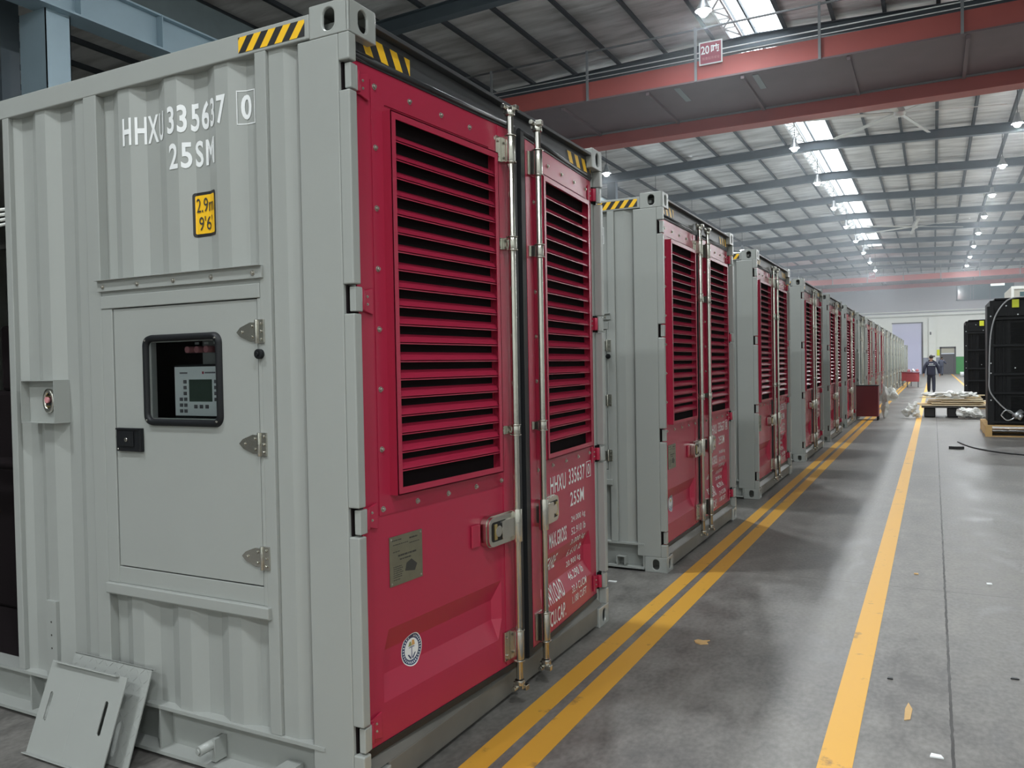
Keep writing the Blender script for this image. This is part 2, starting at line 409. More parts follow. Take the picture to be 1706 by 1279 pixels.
# left runway girder and columns
mb = MB(); X0 = -10.0
mb.box(X0-.25, X0+.18, YN, WY, 7.1, 7.13); mb.box(X0-.02, X0, YN, WY, 7.13, 7.70); mb.box(X0-.25, X0+.1, YN, WY, 7.70, 7.73)
for k in range(70): mb.box(X0, X0+.14, YN+.4+k*1.5, YN+.42+k*1.5, 7.13, 7.70)
struct(mb, 'crane_runway_beam', M['bluesteel'], 'pale blue steel runway girder along the left side')
struct(MB().box(X0-.10, X0+.02, YN, WY, 7.73, 8.30), 'shaded_flange_band', M['flangeshade'], 'dark top band of the runway girder, flange shade put into the colour')  # dark box stands in for the shaded top flange of the girder
for k in range(-1, 10):
    y = 5.6+9.3*k
    mb = MB(); mb.box(X0-.62, X0+.02, y-.2, y-.185, 0, 7.1); mb.box(X0-.62, X0+.02, y+.185, y+.2, 0, 7.1); mb.box(X0-.31, X0-.295, y-.185, y+.185, 0, 7.1)
    mb.box(X0+.005, X0+.02, y-.2, y+.2, 0, 7.1)
    struct(mb, 'steel_column', M['bluesteel'], 'pale blue steel column under the runway girder')
    mb = MB(); mb.box(X0-1.6, X0-1.2, y-.15, y+.15, 0, 10.1); struct(mb, 'roof_column', M['rafter'], 'dark roof column behind the runway girder')
# floor markings
for i, (a, b, y0, y1, lab) in enumerate(((.112, .218, -3, 66, 'yellow floor line nearest the containers'), (.270, .386, -3, 66, 'yellow floor line, second of the close pair'), (1.385, 1.511, -3, 60, 'single wide yellow aisle line'), (3.33, 3.46, 20, 89, 'thin yellow line running to the green dado'))):
    struct(MB().box(a, b, y0, y1, 0, .002), 'floor_marking', M['line'], lab)

# ------------------------------------------------------------------ lamps
def make_lamp():
    t = empty('high_bay_lamp', (0, 0, 0))
    MB().lathe([(.03, .34), (.06, .33), (.07, .22), (.10, .14), (.15, .04), (.18, -.01), (.173, -.01), (.145, .035), (.09, .13), (.03, .16)], seg=20).build('reflector', M['alu'], t)
    MB().lathe([(.001, .07), (.08, .05), (.11, -.01), (.10, -.07), (.06, -.11), (.001, -.12)], seg=14).build('bulb', M['lamp'], t)
    MB().cyl((0, 0, .33), (0, 0, 1.33), .012, 6).build('hanging_cord', M['rubber'], t, loc=(0, 0, .33))
    ld = bpy.data.lights.new('lamp_light', 'AREA'); ld.shape = 'DISK'; ld.size = .34; ld.energy = LAMP_W; ld.color = LAMP_COL
    lo = bpy.data.objects.new('lamp_light', ld); COL.objects.link(lo); lo.parent = t; lo.location = (0, 0, -.1)
    ld = bpy.data.lights.new('lamp_glow', 'POINT'); ld.energy = LAMP_UP; ld.color = LAMP_COL; ld.shadow_soft_size = .1
    lo = bpy.data.objects.new('lamp_glow', ld); COL.objects.link(lo); lo.parent = t; lo.location = (0, 0, -.22)
    return t
ORD = ['first', 'second', 'third', 'fourth', 'fifth', 'sixth', 'seventh', 'eighth', 'ninth', 'tenth', 'eleventh', 'twelfth', 'thirteenth', 'fourteenth', 'fifteenth', 'sixteenth']
lamp0 = make_lamp(); first = True
rows = [('left', -9.4), ('skylight', -2.45), ('aisle', 4.2), ('far', 11.0)]
for rn, x in rows:
    for k in range(-4, 12):
        y = 14.9+6.27*k if rn != 'aisle' else 28.1+6.3*(k-2)
        if (rn == 'left' and y < 23) or (rn in ('aisle', 'far') and -2 < y < 20): continue
        l = lamp0 if first else copy_tree(lamp0); first = False
        l.location = (x, y, 9.0 if y < 75 else 9.0)
        for ch in l.children:
            if ch.name.startswith('hanging_cord'): ch.scale[2] = roofz(x)+(.155 if rn == 'skylight' else .165)-9.33+(.03 if rn == 'skylight' else 0)
        where = {'left': 'the row above the containers', 'skylight': 'the row beside the skylight', 'aisle': 'the row right of the aisle', 'far': 'the outermost row at the right'}[rn]
        tag(l, 'glowing high bay lamp, %s from the near end in %s' % (ORD[k+4], where), 'lamp', 'high bay lamps under the roof')

# ------------------------------------------------------------------ ceiling fans
def make_fan():
    t = empty('ceiling_fan', (0, 0, 0))
    MB().lathe([(.001, -.12), (.14, -.1), (.18, 0), (.14, .1), (.06, .2), (.05, .3), (.001, .3)], seg=16).build('hub', M['fan'], t)
    MB().cyl((0, 0, .2), (0, 0, 1.64), .045, 8).build('drop_rod', M['rail'], t)
    for k in range(6):
        a = math.radians(15+60*k); c, s_ = math.cos(a), math.sin(a)
        mb = MB(); f3 = lambda u, v, w, c=c, s_=s_: (c*u-s_*v, s_*u+c*v, w)
        mb.prism([(.15, -.03), (.4, -.075), (2.9, -.07), (2.92, .05), (.4, .075), (.15, .03)], lambda u, v, w, f3=f3: f3(u, v, w+v*.25), -.012, .012)
        mb.build('blade', M['fan'], t)
    return t
fan = make_fan(); fan.location = (.94, 24.9, 9.0); tag(fan, 'large six-bladed ceiling fan just beyond the near crane', 'fan', 'large ceiling fans')
fan2 = copy_tree(fan); fan2.location = (.91, 48.5, 9.0); fan2.rotation_euler[2] = .35; tag(fan2, 'large ceiling fan far down the hall, small in the photo', 'fan', 'large ceiling fans')

# ------------------------------------------------------------------ bridge crane
def make_crane():
    t = empty('bridge_crane', (0, 17.5, 8.5))
    xa, xb = -9.9, 13.5; g = lambda mb, n, m, bev=0: mb.build(n, m, t, bev)
    g(MB().box(xa, xb, .06, .3, -.02, .45), 'walkway_girder', M['crane'])
    mb = MB(); mb.box(xa, xb, 0, 2.94, -.06, -.02)
    for k in range(10): mb.box(xa+.6+k*2.35, xa+.68+k*2.35, .1, 2.9, -.14, -.06)
    g(mb, 'walkway_deck', M['cranedark'])
    mb = MB(); mb.box(xa, xb, 2.96, 3.3, -.40, .5); mb.box(xa, xb, 2.9, 3.42, -.44, -.40); mb.box(xa, xb, 2.9, 3.42, .5, .54)
    g(mb, 'main_girder', M['crane'])
    g(MB().box(xa, xb, 2.9, 2.955, -.10, -.055), 'rail_strip', M['rail'])
    g(MB().cyl((xa, 0, 1.2), (xb, 0, 1.2), .028, 8), 'handrail', M['rail'])
    g(MB().cyl((xa, 0, .62), (xb, 0, .62), .015, 8), 'middle_rail', M['truss'])
    g(MB().cyl((xa, 0, .5), (xb, 0, .5), .012, 8), 'power_cable', M['truss'])
    for k in range(8):
        x = -3.3+2.84*(k-2)
        g(MB().box(x-.03, x+.03, -.03, .01, -.05, 1.24), 'rail_post', M['rail'])
    for x in (-3.9, -2.0): g(MB().box(x, x+.14, .2, 1.3, -.075, -.062), 'stay_plate', M['rail'])
    for x in (xa-.3, xb): g(MB().box(x, x+.35, -1.4, 4.6, -.35, .25), 'end_carriage', M['crane'], .02)
    s_ = MB().box(-3.2, -2.64, -.06, -.035, .29, .84).build('load_sign', M['whiteplastic'], t)
    MB().box(-3.17, -2.67, -.066, -.061, .32, .81).build('sign_field', M['signred'], s_)
    lay(text_bm('20', .2, .2, .02), lambda u, v: (-3.15+u, -.069, .54+v), 'lettering', M['white'], s_)
    lay(text_bm('\u5428', .2, .22, .02), lambda u, v: (-2.91+u, -.069, .53+v), 'lettering', M['white'], s_)
    lay(text_bm('\u9650\u91cd\u8d77\u540a\u5b89\u5168', .42, .07, .0), lambda u, v: (-3.12+u, -.069, .40+v), 'lettering', M['pink'], s_)
    return t
crane = make_crane(); tag(crane, 'near red overhead crane with railing and a 20 ton sign', 'crane', 'red overhead bridge cranes')
crane2 = copy_tree(crane); crane2.location = (0, 75, 8.35); tag(crane2, 'distant red overhead crane before the end wall', 'crane', 'red overhead bridge cranes')

# ------------------------------------------------------------------ generator container
CW, CH, CL = 2.438, 2.896, 6.058
HZ = (2.63, 1.845, 1.05, .265)      # hinge heights
def corr(x):
    p = .283; d = abs(((x+.631+p/2) % p)-p/2)
    if d < .035: return .012
    if d < .103: return .012+.029*(d-.035)/.068
    return .041
def corr_breaks(x0, x1):
    xs = {x0, x1}
    k = -30
    while k < 30:
        c = -.631+.283*k
        for d in (-.103, -.035, .035, .103):
            if x0 < c+d < x1: xs.add(c+d)
        k += 1
    return sorted(xs)
def corr_panel(mb, x0, x1, z0, z1, y0=0, sg=1):
    xs = corr_breaks(x0, x1)
    A = [(mb.V((x, y0+sg*corr(x), z0)), mb.V((x, y0+sg*corr(x), z1))) for x in xs]
    B = [(mb.V((x, y0+sg*(corr(x)+.003), z0)), mb.V((x, y0+sg*(corr(x)+.003), z1))) for x in xs]
    for i in range(len(xs)-1):
        mb.face([A[i][0], A[i+1][0], A[i+1][1], A[i][1]]); mb.face([B[i][0], B[i][1], B[i+1][1], B[i+1][0]])
def casting(name, cx, cy, z0, parent, dx, dy):
    """hollow corner casting; cx, cy outer corner; dx, dy direction inward"""
    mb = MB(); a, b, h = .178, .162, .118
    X = (cx, cx+dx*a); Y_ = (cy, cy+dy*b)
    x0, x1 = min(X), max(X); y0, y1 = min(Y_), max(Y_)
    # long face (normal +-Y) on the outer side, and the end face (normal +-X)
    mb.holed((x0, cy, z0), (1, 0, 0), (0, 0, 1), (0, -dy, 0), a, h, (a*.5-dx*.012*0, h*.5, .026, .040), .014)
    mb.holed((cx, y0, z0), (0, 1, 0), (0, 0, 1), (-dx, 0, 0), b, h, (b*.52, h*.5, .026, .040), .014)
    e = .002
    mb.box(x0+e, x1-e, y0+e, y1-e, z0+(h-.014), z0+h-.0005); mb.box(x0+e, x1-e, y0+e, y1-e, z0+.0005, z0+.012)
    mb.box(x0+e, x1-e, cy+dy*(b-.012), cy+dy*(b-.001), z0+.001, z0+h-.001)
    mb.box(cx+dx*(a-.012), cx+dx*(a-.001), y0+e, y1-e, z0+.001, z0+h-.001)
    return mb.build(name, M['grey'], parent, .006)
def d_depth(s, z):
    def ramp(v, a, b, c, d):
        if v <= a or v >= d: return 0
        if v < b: return (v-a)/(b-a)
        if v > c: return (d-v)/(d-c)
        return 1
    return -.036*min(ramp(s, .10, .135, .90, .935), ramp(z, .335, .425, .515, .605))
def make_bolt(name, p, n, r, parent, me_cache={}):
    key = (round(r, 4), tuple(n))
    if key not in me_cache:
        mb = MB(); d = Vector(n); mb.cyl((0, 0, 0), d*r*.25, r*1.35, 12); mb.cyl(d*r*.25, d*r*1.1, r*.85, 6, r*.8)
        bm = mb.bm; bmesh.ops.recalc_face_normals(bm, faces=bm.faces[:]); me = bpy.data.meshes.new(name); me.materials.append(M['bolt']); bm.to_mesh(me); bm.free(); me_cache[key] = me
    o = bpy.data.objects.new(name, me_cache[key]); COL.objects.link(o); o.location = p; o.parent = parent; return o
def make_door(sg, parent, hinge_y, red=True, texts=True, plate=True):
    """door leaf: local y = sg*s from the hinge, x = outward normal"""
    P = M['red'] if red else M['grey']
    Wd = 1.045
    # panel with a pressed-in corrugation
    ss = [0, .10, .135, .90, .935, Wd]; zs = [.19, .335, .425, .515, .605, 2.715]
    if not red: zs = [.19, .335, .425, .515, .605, 2.715]
    mb = MB(); G = [[mb.V((d_depth(s, z), sg*s, z)) for z in zs] for s in ss]
    for i in range(len(ss)-1):
        for j in range(len(zs)-1): mb.face([G[i][j], G[i+1][j], G[i+1][j+1], G[i][j+1]])
    Bk = [mb.V((-.045, sg*s, z)) for s, z in ((0, .19), (Wd, .19), (Wd, 2.715), (0, 2.715))]
    mb.face(Bk[::-1])
    mb.face([G[0][j] for j in range(len(zs))]+[Bk[3], Bk[0]]); mb.face([G[-1][j] for j in range(len(zs))][::-1]+[Bk[1], Bk[2]])
    mb.face([G[i][0] for i in range(len(ss))][::-1]+[Bk[0], Bk[1]]); mb.face([G[i][-1] for i in range(len(ss))]+[Bk[2], Bk[3]])
    # raised border bands
    mb.box(0, .004, sg*.965, sg*Wd, .2, 2.71); 
    D = mb.build('door', P, parent); D.location = (-.05, hinge_y, 0)
    # gasket
    mb = MB(); mb.box(-.04, .002, sg*Wd, sg*(Wd+.035), .17, 2.735); mb.box(-.02, .012, sg*(Wd+.035), sg*(Wd+.075), .17, 2.735)
    mb.box(-.045, .004, 0, sg*(Wd+.07), .162, .19); mb.box(-.045, .004, 0, sg*(Wd+.07), 2.715, 2.735)
    mb.cyl((.0, 0, 2.735), (.0, sg*(Wd+.07), 2.735), .013, 8)
    mb.build('gasket', M['rubber'], D)
    # louvre panel
    a, b, z0, z1, dp = .155, .905, 1.115, 2.565, .045
    if red:
        mb = MB()
        def ring(s0, s1, q0, q1, w, x0, x1):
            mb.box(x0, x1, sg*s0, sg*(s0+w), q0, q1); mb.box(x0, x1, sg*(s1-w), sg*s1, q0, q1)
            mb.box(x0, x1, sg*(s0+w), sg*(s1-w), q0, q0+w); mb.box(x0, x1, sg*(s0+w), sg*(s1-w), q1-w, q1)
        ring(.093, .962, 1.045, 2.668, .075, .001, .004)
        ring(a, b, z0, z1, .004, .001, dp); ring(a, b, z0, z1, .028, dp-.003, dp)
        n = 20; h0 = z0+.03; pit = (z1-.03-h0)/n
        for k in range(1, n):
            zf = h0+k*pit-.008
            mb.prism([(dp-.006, zf), (dp-.006, zf+.004), (dp-.042, zf+.036), (dp-.042, zf+.032)], lambda u, v, w: (u, w, v), sg*(a+.006), sg*(b-.006))
            mb.box(dp-.0075, dp-.006, sg*(a+.006), sg*(b-.006), zf-.004, zf+.004)
        mb.build('louvre_panel', P, D)
        mb = MB(); mb.box(.0005, .002, sg*(a+.01), sg*(b-.01), z0+.01, z1-.01); mb.build('louvre_gap_shade', M['interior'], D)  # near-black sheet paints the dark of the gaps between the slats
        s0, s1, q0, q1 = .112, .945, 1.068, 2.645
        pts = [(s0+(s1-s0)*i/4, q) for i in range(5) for q in (q0, q1)]+[(s, q0+(q1-q0)*i/7) for i in range(1, 7) for s in (s0, s1)]
        for s, q in pts: make_bolt('bolt', (.004, sg*s, q), (1, 0, 0), .0085, D)
    # hinge blades
    for z in HZ:
        mb = MB(); mb.prism([(.0, z-.038), (.03, z-.038), (.075, z-.05), (.075, z+.05), (.03, z+.038), (.0, z+.038)], lambda u, v, w: (w, sg*u, v), .002, .012)
        mb.cyl((.022, 0, z-.038), (.022, 0, z+.038), .013, 10)
        mb.build('hinge_blade', P, D, .003)
        for q in (-.012, .016): make_bolt('hinge_bolt', (.012, sg*.042, z+q), (1, 0, 0), .004, D)
    # lock rod with cams
    xr, sr = .052, 1.0
    mb = MB(); mb.cyl((xr, sg*sr, .13), (xr, sg*sr, 2.76), .0165, 14)
    for z, d in ((2.765, 1), (.115, -1)):
        mb.cyl((xr, sg*sr, z-.012), (xr, sg*sr, z+.012), .024, 12)
        mb.box(xr-.03, xr+.022, sg*(sr-.012), sg*(sr+.014), z, z+d*.028); mb.cyl((xr-.02, sg*(sr-.03), z+d*.03), (xr-.02, sg*(sr+.035), z+d*.03), .012, 10)
        mb.box(xr+.002, xr+.034, sg*(sr+.002), sg*(sr+.03), z+d*.012, z+d*.036)
    mb.build('lock_rod', M['chrome'], D, .002)
    for zc, hh in ((2.60, .058), (2.165, .027), (.29, .068), (1.30, .02)):
        if hh < .025 and not red: continue
        mb = MB(); mb.box(.002, .014, sg*(sr-.062), sg*(sr+.03), zc-hh, zc+hh); mb.box(.014, xr, sg*(sr-.02), sg*(sr+.02), zc-hh, zc+hh)
        mb.cyl((xr, sg*sr, zc-hh), (xr, sg*sr, zc+hh), .023, 14); 
        for q in (zc-hh-.006, zc+hh+.001): mb.cyl((xr, sg*sr, q), (xr, sg*sr, q+.006), .028, 14)
        for q in (-.6, .6): mb.cyl((.014, sg*(sr-.048), zc+q*hh), (.022, sg*(sr-.048), zc+q*hh), .007, 8)
        mb.build('rod_bracket', M['chrome'], D, .0015)
    # handle lock
    def rrect(s0, s1, q0, q1, r, n=5):
        pts = []
        for cx, cz, a0 in ((s1-r, q1-r, 0), (s0+r, q1-r, 90), (s0+r, q0+r, 180), (s1-r, q0+r, 270)):
            for i in range(n+1):
                t = math.radians(a0+90*i/n); pts.append((cx+r*math.cos(t), cz+r*math.sin(t)))
        return pts
    fx = lambda u, v, w: (w, sg*u, v)
    q0, q1, s0, s1 = .785, .925, .765, 1.015
    mb = MB(); mb.prism(rrect(s0, s1, q0, q1, .04), fx, .002, .034)
    mb.prism(rrect(s0+.004, s1-.004, q0+.004, q1-.004, .036), fx, .034, .048)
    mb.mi = 1; mb.prism(rrect(s0+.024, s1-.10, q0+.026, q1-.026, .015), fx, .0481, .0495)
    mb.mi = 0; mb.prism(rrect(s0+.10, s1-.02, q0+.028, q1-.028, .012), fx, .048, .058)
    mb.cyl((.05, sg*(s0+.075), q0+.07), (.056, sg*(s0+.075), q0+.07), .026, 14)
    mb.mi = 2; mb.box(.049, .055, sg*(s0+.04), sg*(s0+.062), q0+.035, q1-.035)
    mb.mi = 0; mb.cyl((xr, sg*sr, q0-.006), (xr, sg*sr, q1+.006), .025, 14)
    mb.build('lock_handle', [M['chrome'], M['black'], M['brass']], D, .002)
    MB().box(.002, .012, sg*.69, sg*.755, .8, .9).build('handle_stop', P, D, .004)
    if plate and red and sg > 0:
        s0, q0 = .145, .762; w, h = .2, .19
        mb = MB(); mb.box(.001, .004, s0, s0+w, q0, q0+h); mb.mi = 1
        rnd = random.Random(3)
        for r, (za, xa, xb, hh) in enumerate(((.172, .015, .07, .004), (.166, .12, .17, .006), (.155, .02, .11, .003), (.148, .12, .18, .003), (.128, .02, .06, .003), (.108, .05, .16, .007), (.094, .06, .13, .005), (.07, .02, .07, .003), (.062, .02, .075, .003), (.054, .02, .07, .003), (.046, .02, .078, .003), (.038, .02, .07, .003), (.03, .02, .07, .003), (.02, .02, .06, .003))):
            x = xa
            while x < xb:
                l = rnd.uniform(.004, .012); mb.box(.004, .0045, s0+x, s0+min(x+l, xb), q0+za, q0+za+hh); x += l+rnd.uniform(.001, .004)
        mb.prism([(s0+.09, q0+.045), (s0+.15, q0+.035), (s0+.165, q0+.06), (s0+.13, q0+.085), (s0+.10, q0+.075)], fx, .004, .0045)
        mb.build('data_plate', [M['plate'], M['ink']], D)
        for u, v in ((.01, .01), (w-.01, .01), (.01, h-.01), (w-.01, h-.01)): make_bolt('plate_rivet', (.004, s0+u, q0+v), (1, 0, 0), .003, D)
        # round certification decal that follows the pressed corrugation
        bm = bmesh.new(); c0, cz = .312, .470
        def disc(r0, r1, mi, z, seg=40, sx=1.0):
            for i in range(seg):
                a0, a1 = 2*math.pi*i/seg, 2*math.pi*(i+1)/seg
                pts = [(r1*math.cos(a0), r1*math.sin(a0)), (r1*math.cos(a1), r1*math.sin(a1)), (r0*math.cos(a1), r0*math.sin(a1)), (r0*math.cos(a0), r0*math.sin(a0))]
                if r0 == 0: pts = pts[:3]
                f = bm.faces.new([bm.verts.new((c0+x, cz+y, z)) for x, y in pts]); f.material_index = mi
        def poly(pts, mi, z): bm.faces.new([bm.verts.new((c0+x, cz+y, z)) for x, y in pts]).material_index = mi
        disc(.062, .066, 0, 0); disc(.044, .062, 1, 0); disc(0, .044, 0, 0)
        for i in range(30):
            if i in (7, 8): continue
            a = 2*math.pi*(i+.5)/30; ca, sa = math.cos(a), math.sin(a)
            poly([(.049*ca-.0025*sa, .049*sa+.0025*ca), (.057*ca-.0025*sa, .057*sa+.0025*ca), (.057*ca+.002*sa, .057*sa-.002*ca), (.049*ca+.002*sa, .049*sa-.002*ca)], 0, .0006)
        poly([(-.004, -.034), (.004, -.034), (.003, .01), (-.003, .01)], 2, .0006)
        poly([(-.02, .006), (.02, .006), (.012, .012), (-.012, .012)], 2, .0006)
        poly([(-.026, -.018), (-.018, -.018), (-.002, -.036), (-.008, -.04)], 1, .0006); poly([(.026, -.018), (.018, -.018), (.002, -.036), (.008, -.04)], 1, .0006)
        poly([(-.022, .014), (0, .014), (-.004, .032), (-.014, .03)], 4, .0006); poly([(.0, .014), (.02, .014), (.016, .034), (.002, .036)], 3, .0006)
        for bm_ in (bm,):
            zmap = {}
            cut(bm_, 1, (.425, .515, .605)); 
        for v in bm.verts: zmap[v.index] = v.co.z
        for v in bm.verts: v.co = Vector((d_depth(v.co.x, v.co.y)+.0015+v.co.z, v.co.x, v.co.y))
        me = bpy.data.meshes.new('round_decal')
        for k in ('white', 'navy', 'decgrey', 'orange', 'olive'): me.materials.append(M[k])
        bm.to_mesh(me); bm.free(); o = bpy.data.objects.new('round_decal', me); COL.objects.link(o); o.parent = D
    if texts and red and sg < 0:
        def T(txt, s0, s1, q0, q1, bold=.012):
            bm = text_bm(txt, s1-s0, q1-q0, bold, 1.1)
            for v in bm.verts: v.co.x += s0; v.co.y += q0
            cut(bm, 1, (.335, .425, .515, .605)); cut(bm, 0, (-.935, -.90, -.135, -.10))
            lay(bm, lambda u, v: (d_depth(-u, v)+.0018, u, v), 'lettering', M['white'], D)
        T('HHXU', -.77, -.53, .915, 1.005); T('335637', -.48, -.20, .925, 1.015)
        T('0', -.145, -.105, .94, 1.005)
        mb = MB()
        for bx in ((-.165, -.160, .925, 1.02), (-.088, -.083, .925, 1.02), (-.160, -.088, .925, .929), (-.160, -.088, 1.016, 1.02)): mb.box(.0012, .002, bx[0], bx[1], bx[2], bx[3])
        mb.build('check_digit_box', M['white'], D)
        T('25SM', -.46, -.22, .80, .88)
        rows_ = [('24.000 kg', .70), ('52.910 lb', .635), ('3.000 kg', .57), ('6.610 lb', .51), ('20.900 kg', .44), ('46.290 lb', .375), ('33.4 CUCM', .305), ('1.180 CUFT', .245)]
        for t_, q in rows_: T(t_, -.45, -.20, q, q+.042, .008)
        T('MAX.GROSS', -.80, -.53, .63, .71); T('TARE', -.80, -.64, .50, .58); T('PAYLOAD', -.82, -.56, .33, .42); T('CU.CAP.', -.80, -.56, .215, .295)
    return D
def far_lugs(T):
    for sg, y in ((1, .012), (-1, CW-.012)):
        for z in HZ:
            mb = MB(); mb.box(-.030, -.003, y, y+sg*.03, z-.044, z+.044); mb.cyl((-.016, y+sg*.036, z-.044), (-.016, y+sg*.036, z+.044), .012, 10)
            mb.build('hinge_lug', M['grey'], T, .003)
def make_container(detail=True, red=True, height=CH):
    T = empty('generator_container' if red else 'grey_container')
    dH = 0
    G = M['grey']
    # corner posts at the door end with notches for the hinges
    for y0, y1 in ((0, .075), (CW-.075, CW)):
        mb = MB()
        mb.box(-.235, -.048, y0, y1, .118, 2.778)
        zs = [.118]+[q for z in sorted(HZ) for q in (z-.052, z+.052)]+[2.778]
        for k in range(0, len(zs), 2): mb.box(-.048, 0, y0 if y0 == 0 else y1-.042, y1 if y0 else .042, zs[k], zs[k+1])
        mb.box(-.235, -.225, y0, y0+(.14 if y0 == 0 else .075), .118, 2.778)
        mb.build('corner_post', G, T, .006)
    far_lugs(T)
    for y in (.045, CW-.045): 
        for z in HZ: MB().box(-.0478, -.040, y-.03, y+.03, z-.05, z+.05).build('hinge_recess', M['interior'], T)  # near-black pads paint the shade at the back of the notches
    # corner castings
    for cx, dx in ((0, -1), (-CL, 1)):
        for cy, dy in ((0, 1), (CW, -1)):
            for z0 in (0, CH-.118): casting('corner_casting', cx, cy, z0, T, dx, dy)
    # rear posts
    for y0 in (0, CW-.1): MB().box(-CL, -CL+.16, y0, y0+.1, .118, 2.778).build('rear_post', G, T, .006)
    # top rails and bottom rails
    for y0, y1, yo in ((0, .06, 1), (CW-.06, CW, -1)):
        mb = MB(); mb.box(-CL+.178, -.178, y0, y1, 2.785, 2.872); mb.build('top_rail', G, T, .004)
        o0 = -.004 if yo > 0 else CW+.004
        mb = MB(); mb.box(-CL+.178, -.178, o0, o0+yo*.1, .200, .214); mb.box(-CL+.178, -.178, o0+yo*.066, o0+yo*.074, .03, .2); mb.box(-CL+.178, -.178, o0-yo*.012, o0+yo*.1, .018, .032)
        for x in (-.19, -1.07, -1.95, -3.6, -5.0): mb.box(x, x+.01, o0+yo*.006, o0+yo*.066, .032, .2)
        mb.build('bottom_rail', G, T)
    mb = MB(); mb.box(-CL+.1, -.1, .05, CW-.05, 2.82, 2.845)
    for k in range(14): mb.box(-.45-k*.4, -.3-k*.4, .06, CW-.06, 2.845, 2.862)
    mb.build('roof_panel', G, T)
    MB().box(-CL+.05, -.12, .075, CW-.075, .17, .198).build('floor_deck', M['interior'], T)
    corr_end = MB(); corr_end.box(-CL+.03, -CL+.06, .1, CW-.1, .12, 2.8); corr_end.build('end_panel', G, T)
    # header and sill
    mb = MB(); mb.box(-.13, -.040, .08, CW-.08, 2.745, 2.845); mb.box(-.16, -.004, .165, CW-.165, 2.845, 2.862); mb.box(-.10, -.0405, .09, CW-.09, 2.72, 2.745)
    mb.build('header', M['dark'], T, .003)
    mb = MB(); mb.box(-.17, -.012, .162, CW-.162, .02, .125); mb.prism([(-.012, .125), (-.05, .155), (-.17, .155), (-.17, .125)], lambda u, v, w: (u, w, v), .08, CW-.08)
    mb.build('sill', M['grimeshade'], T, .004)
    # near side wall
    if detail: segs = ((-1.985, -1.43, .214, 2.785), (-1.38, -.44, 1.985, 2.785), (-1.38, -.44, .214, .655), (-.395, -.225, .214, 2.785), (-CL+.16, -4.05, .214, 2.785))
    else: segs = ((-CL+.16, -.445, .214, 2.785), (-.39, -.225, .214, 2.785))
    for sgm in segs:
        mb = MB(); corr_panel(mb, *sgm); mb.build('side_panel', G, T)
    mb = MB(); corr_panel(mb, -CL+.16, -.225, .214, 2.785, CW, -1); mb.build('side_panel', G, T)
    for x0, x1 in ((-.445, -.39),)+(((-1.445, -1.362), (-2.03, -1.985), (-4.05, -4.0)) if detail else ()): MB().box(x0, x1, 0, .05, .214, 2.785).build('side_stud', G, T, .003)
    # hazard stripes
    stripes(.325, .062, 9, .045, lambda u, v: (-.522+u, -.0015, 2.797+v*.95), 'hazard_stripe', T, True)
    for ya, ln in ((.10, .33), (CW-.10-.36, .36)):
        stripes(ln, .068, 7, -.04, lambda u, v, ya=ya: (-.0385, ya+u, 2.752+v), 'hazard_stripe', T, True)
    # doors
    make_door(1, T, .08, red); make_door(-1, T, CW-.078, red)
    if detail: side_details(T)
    return T
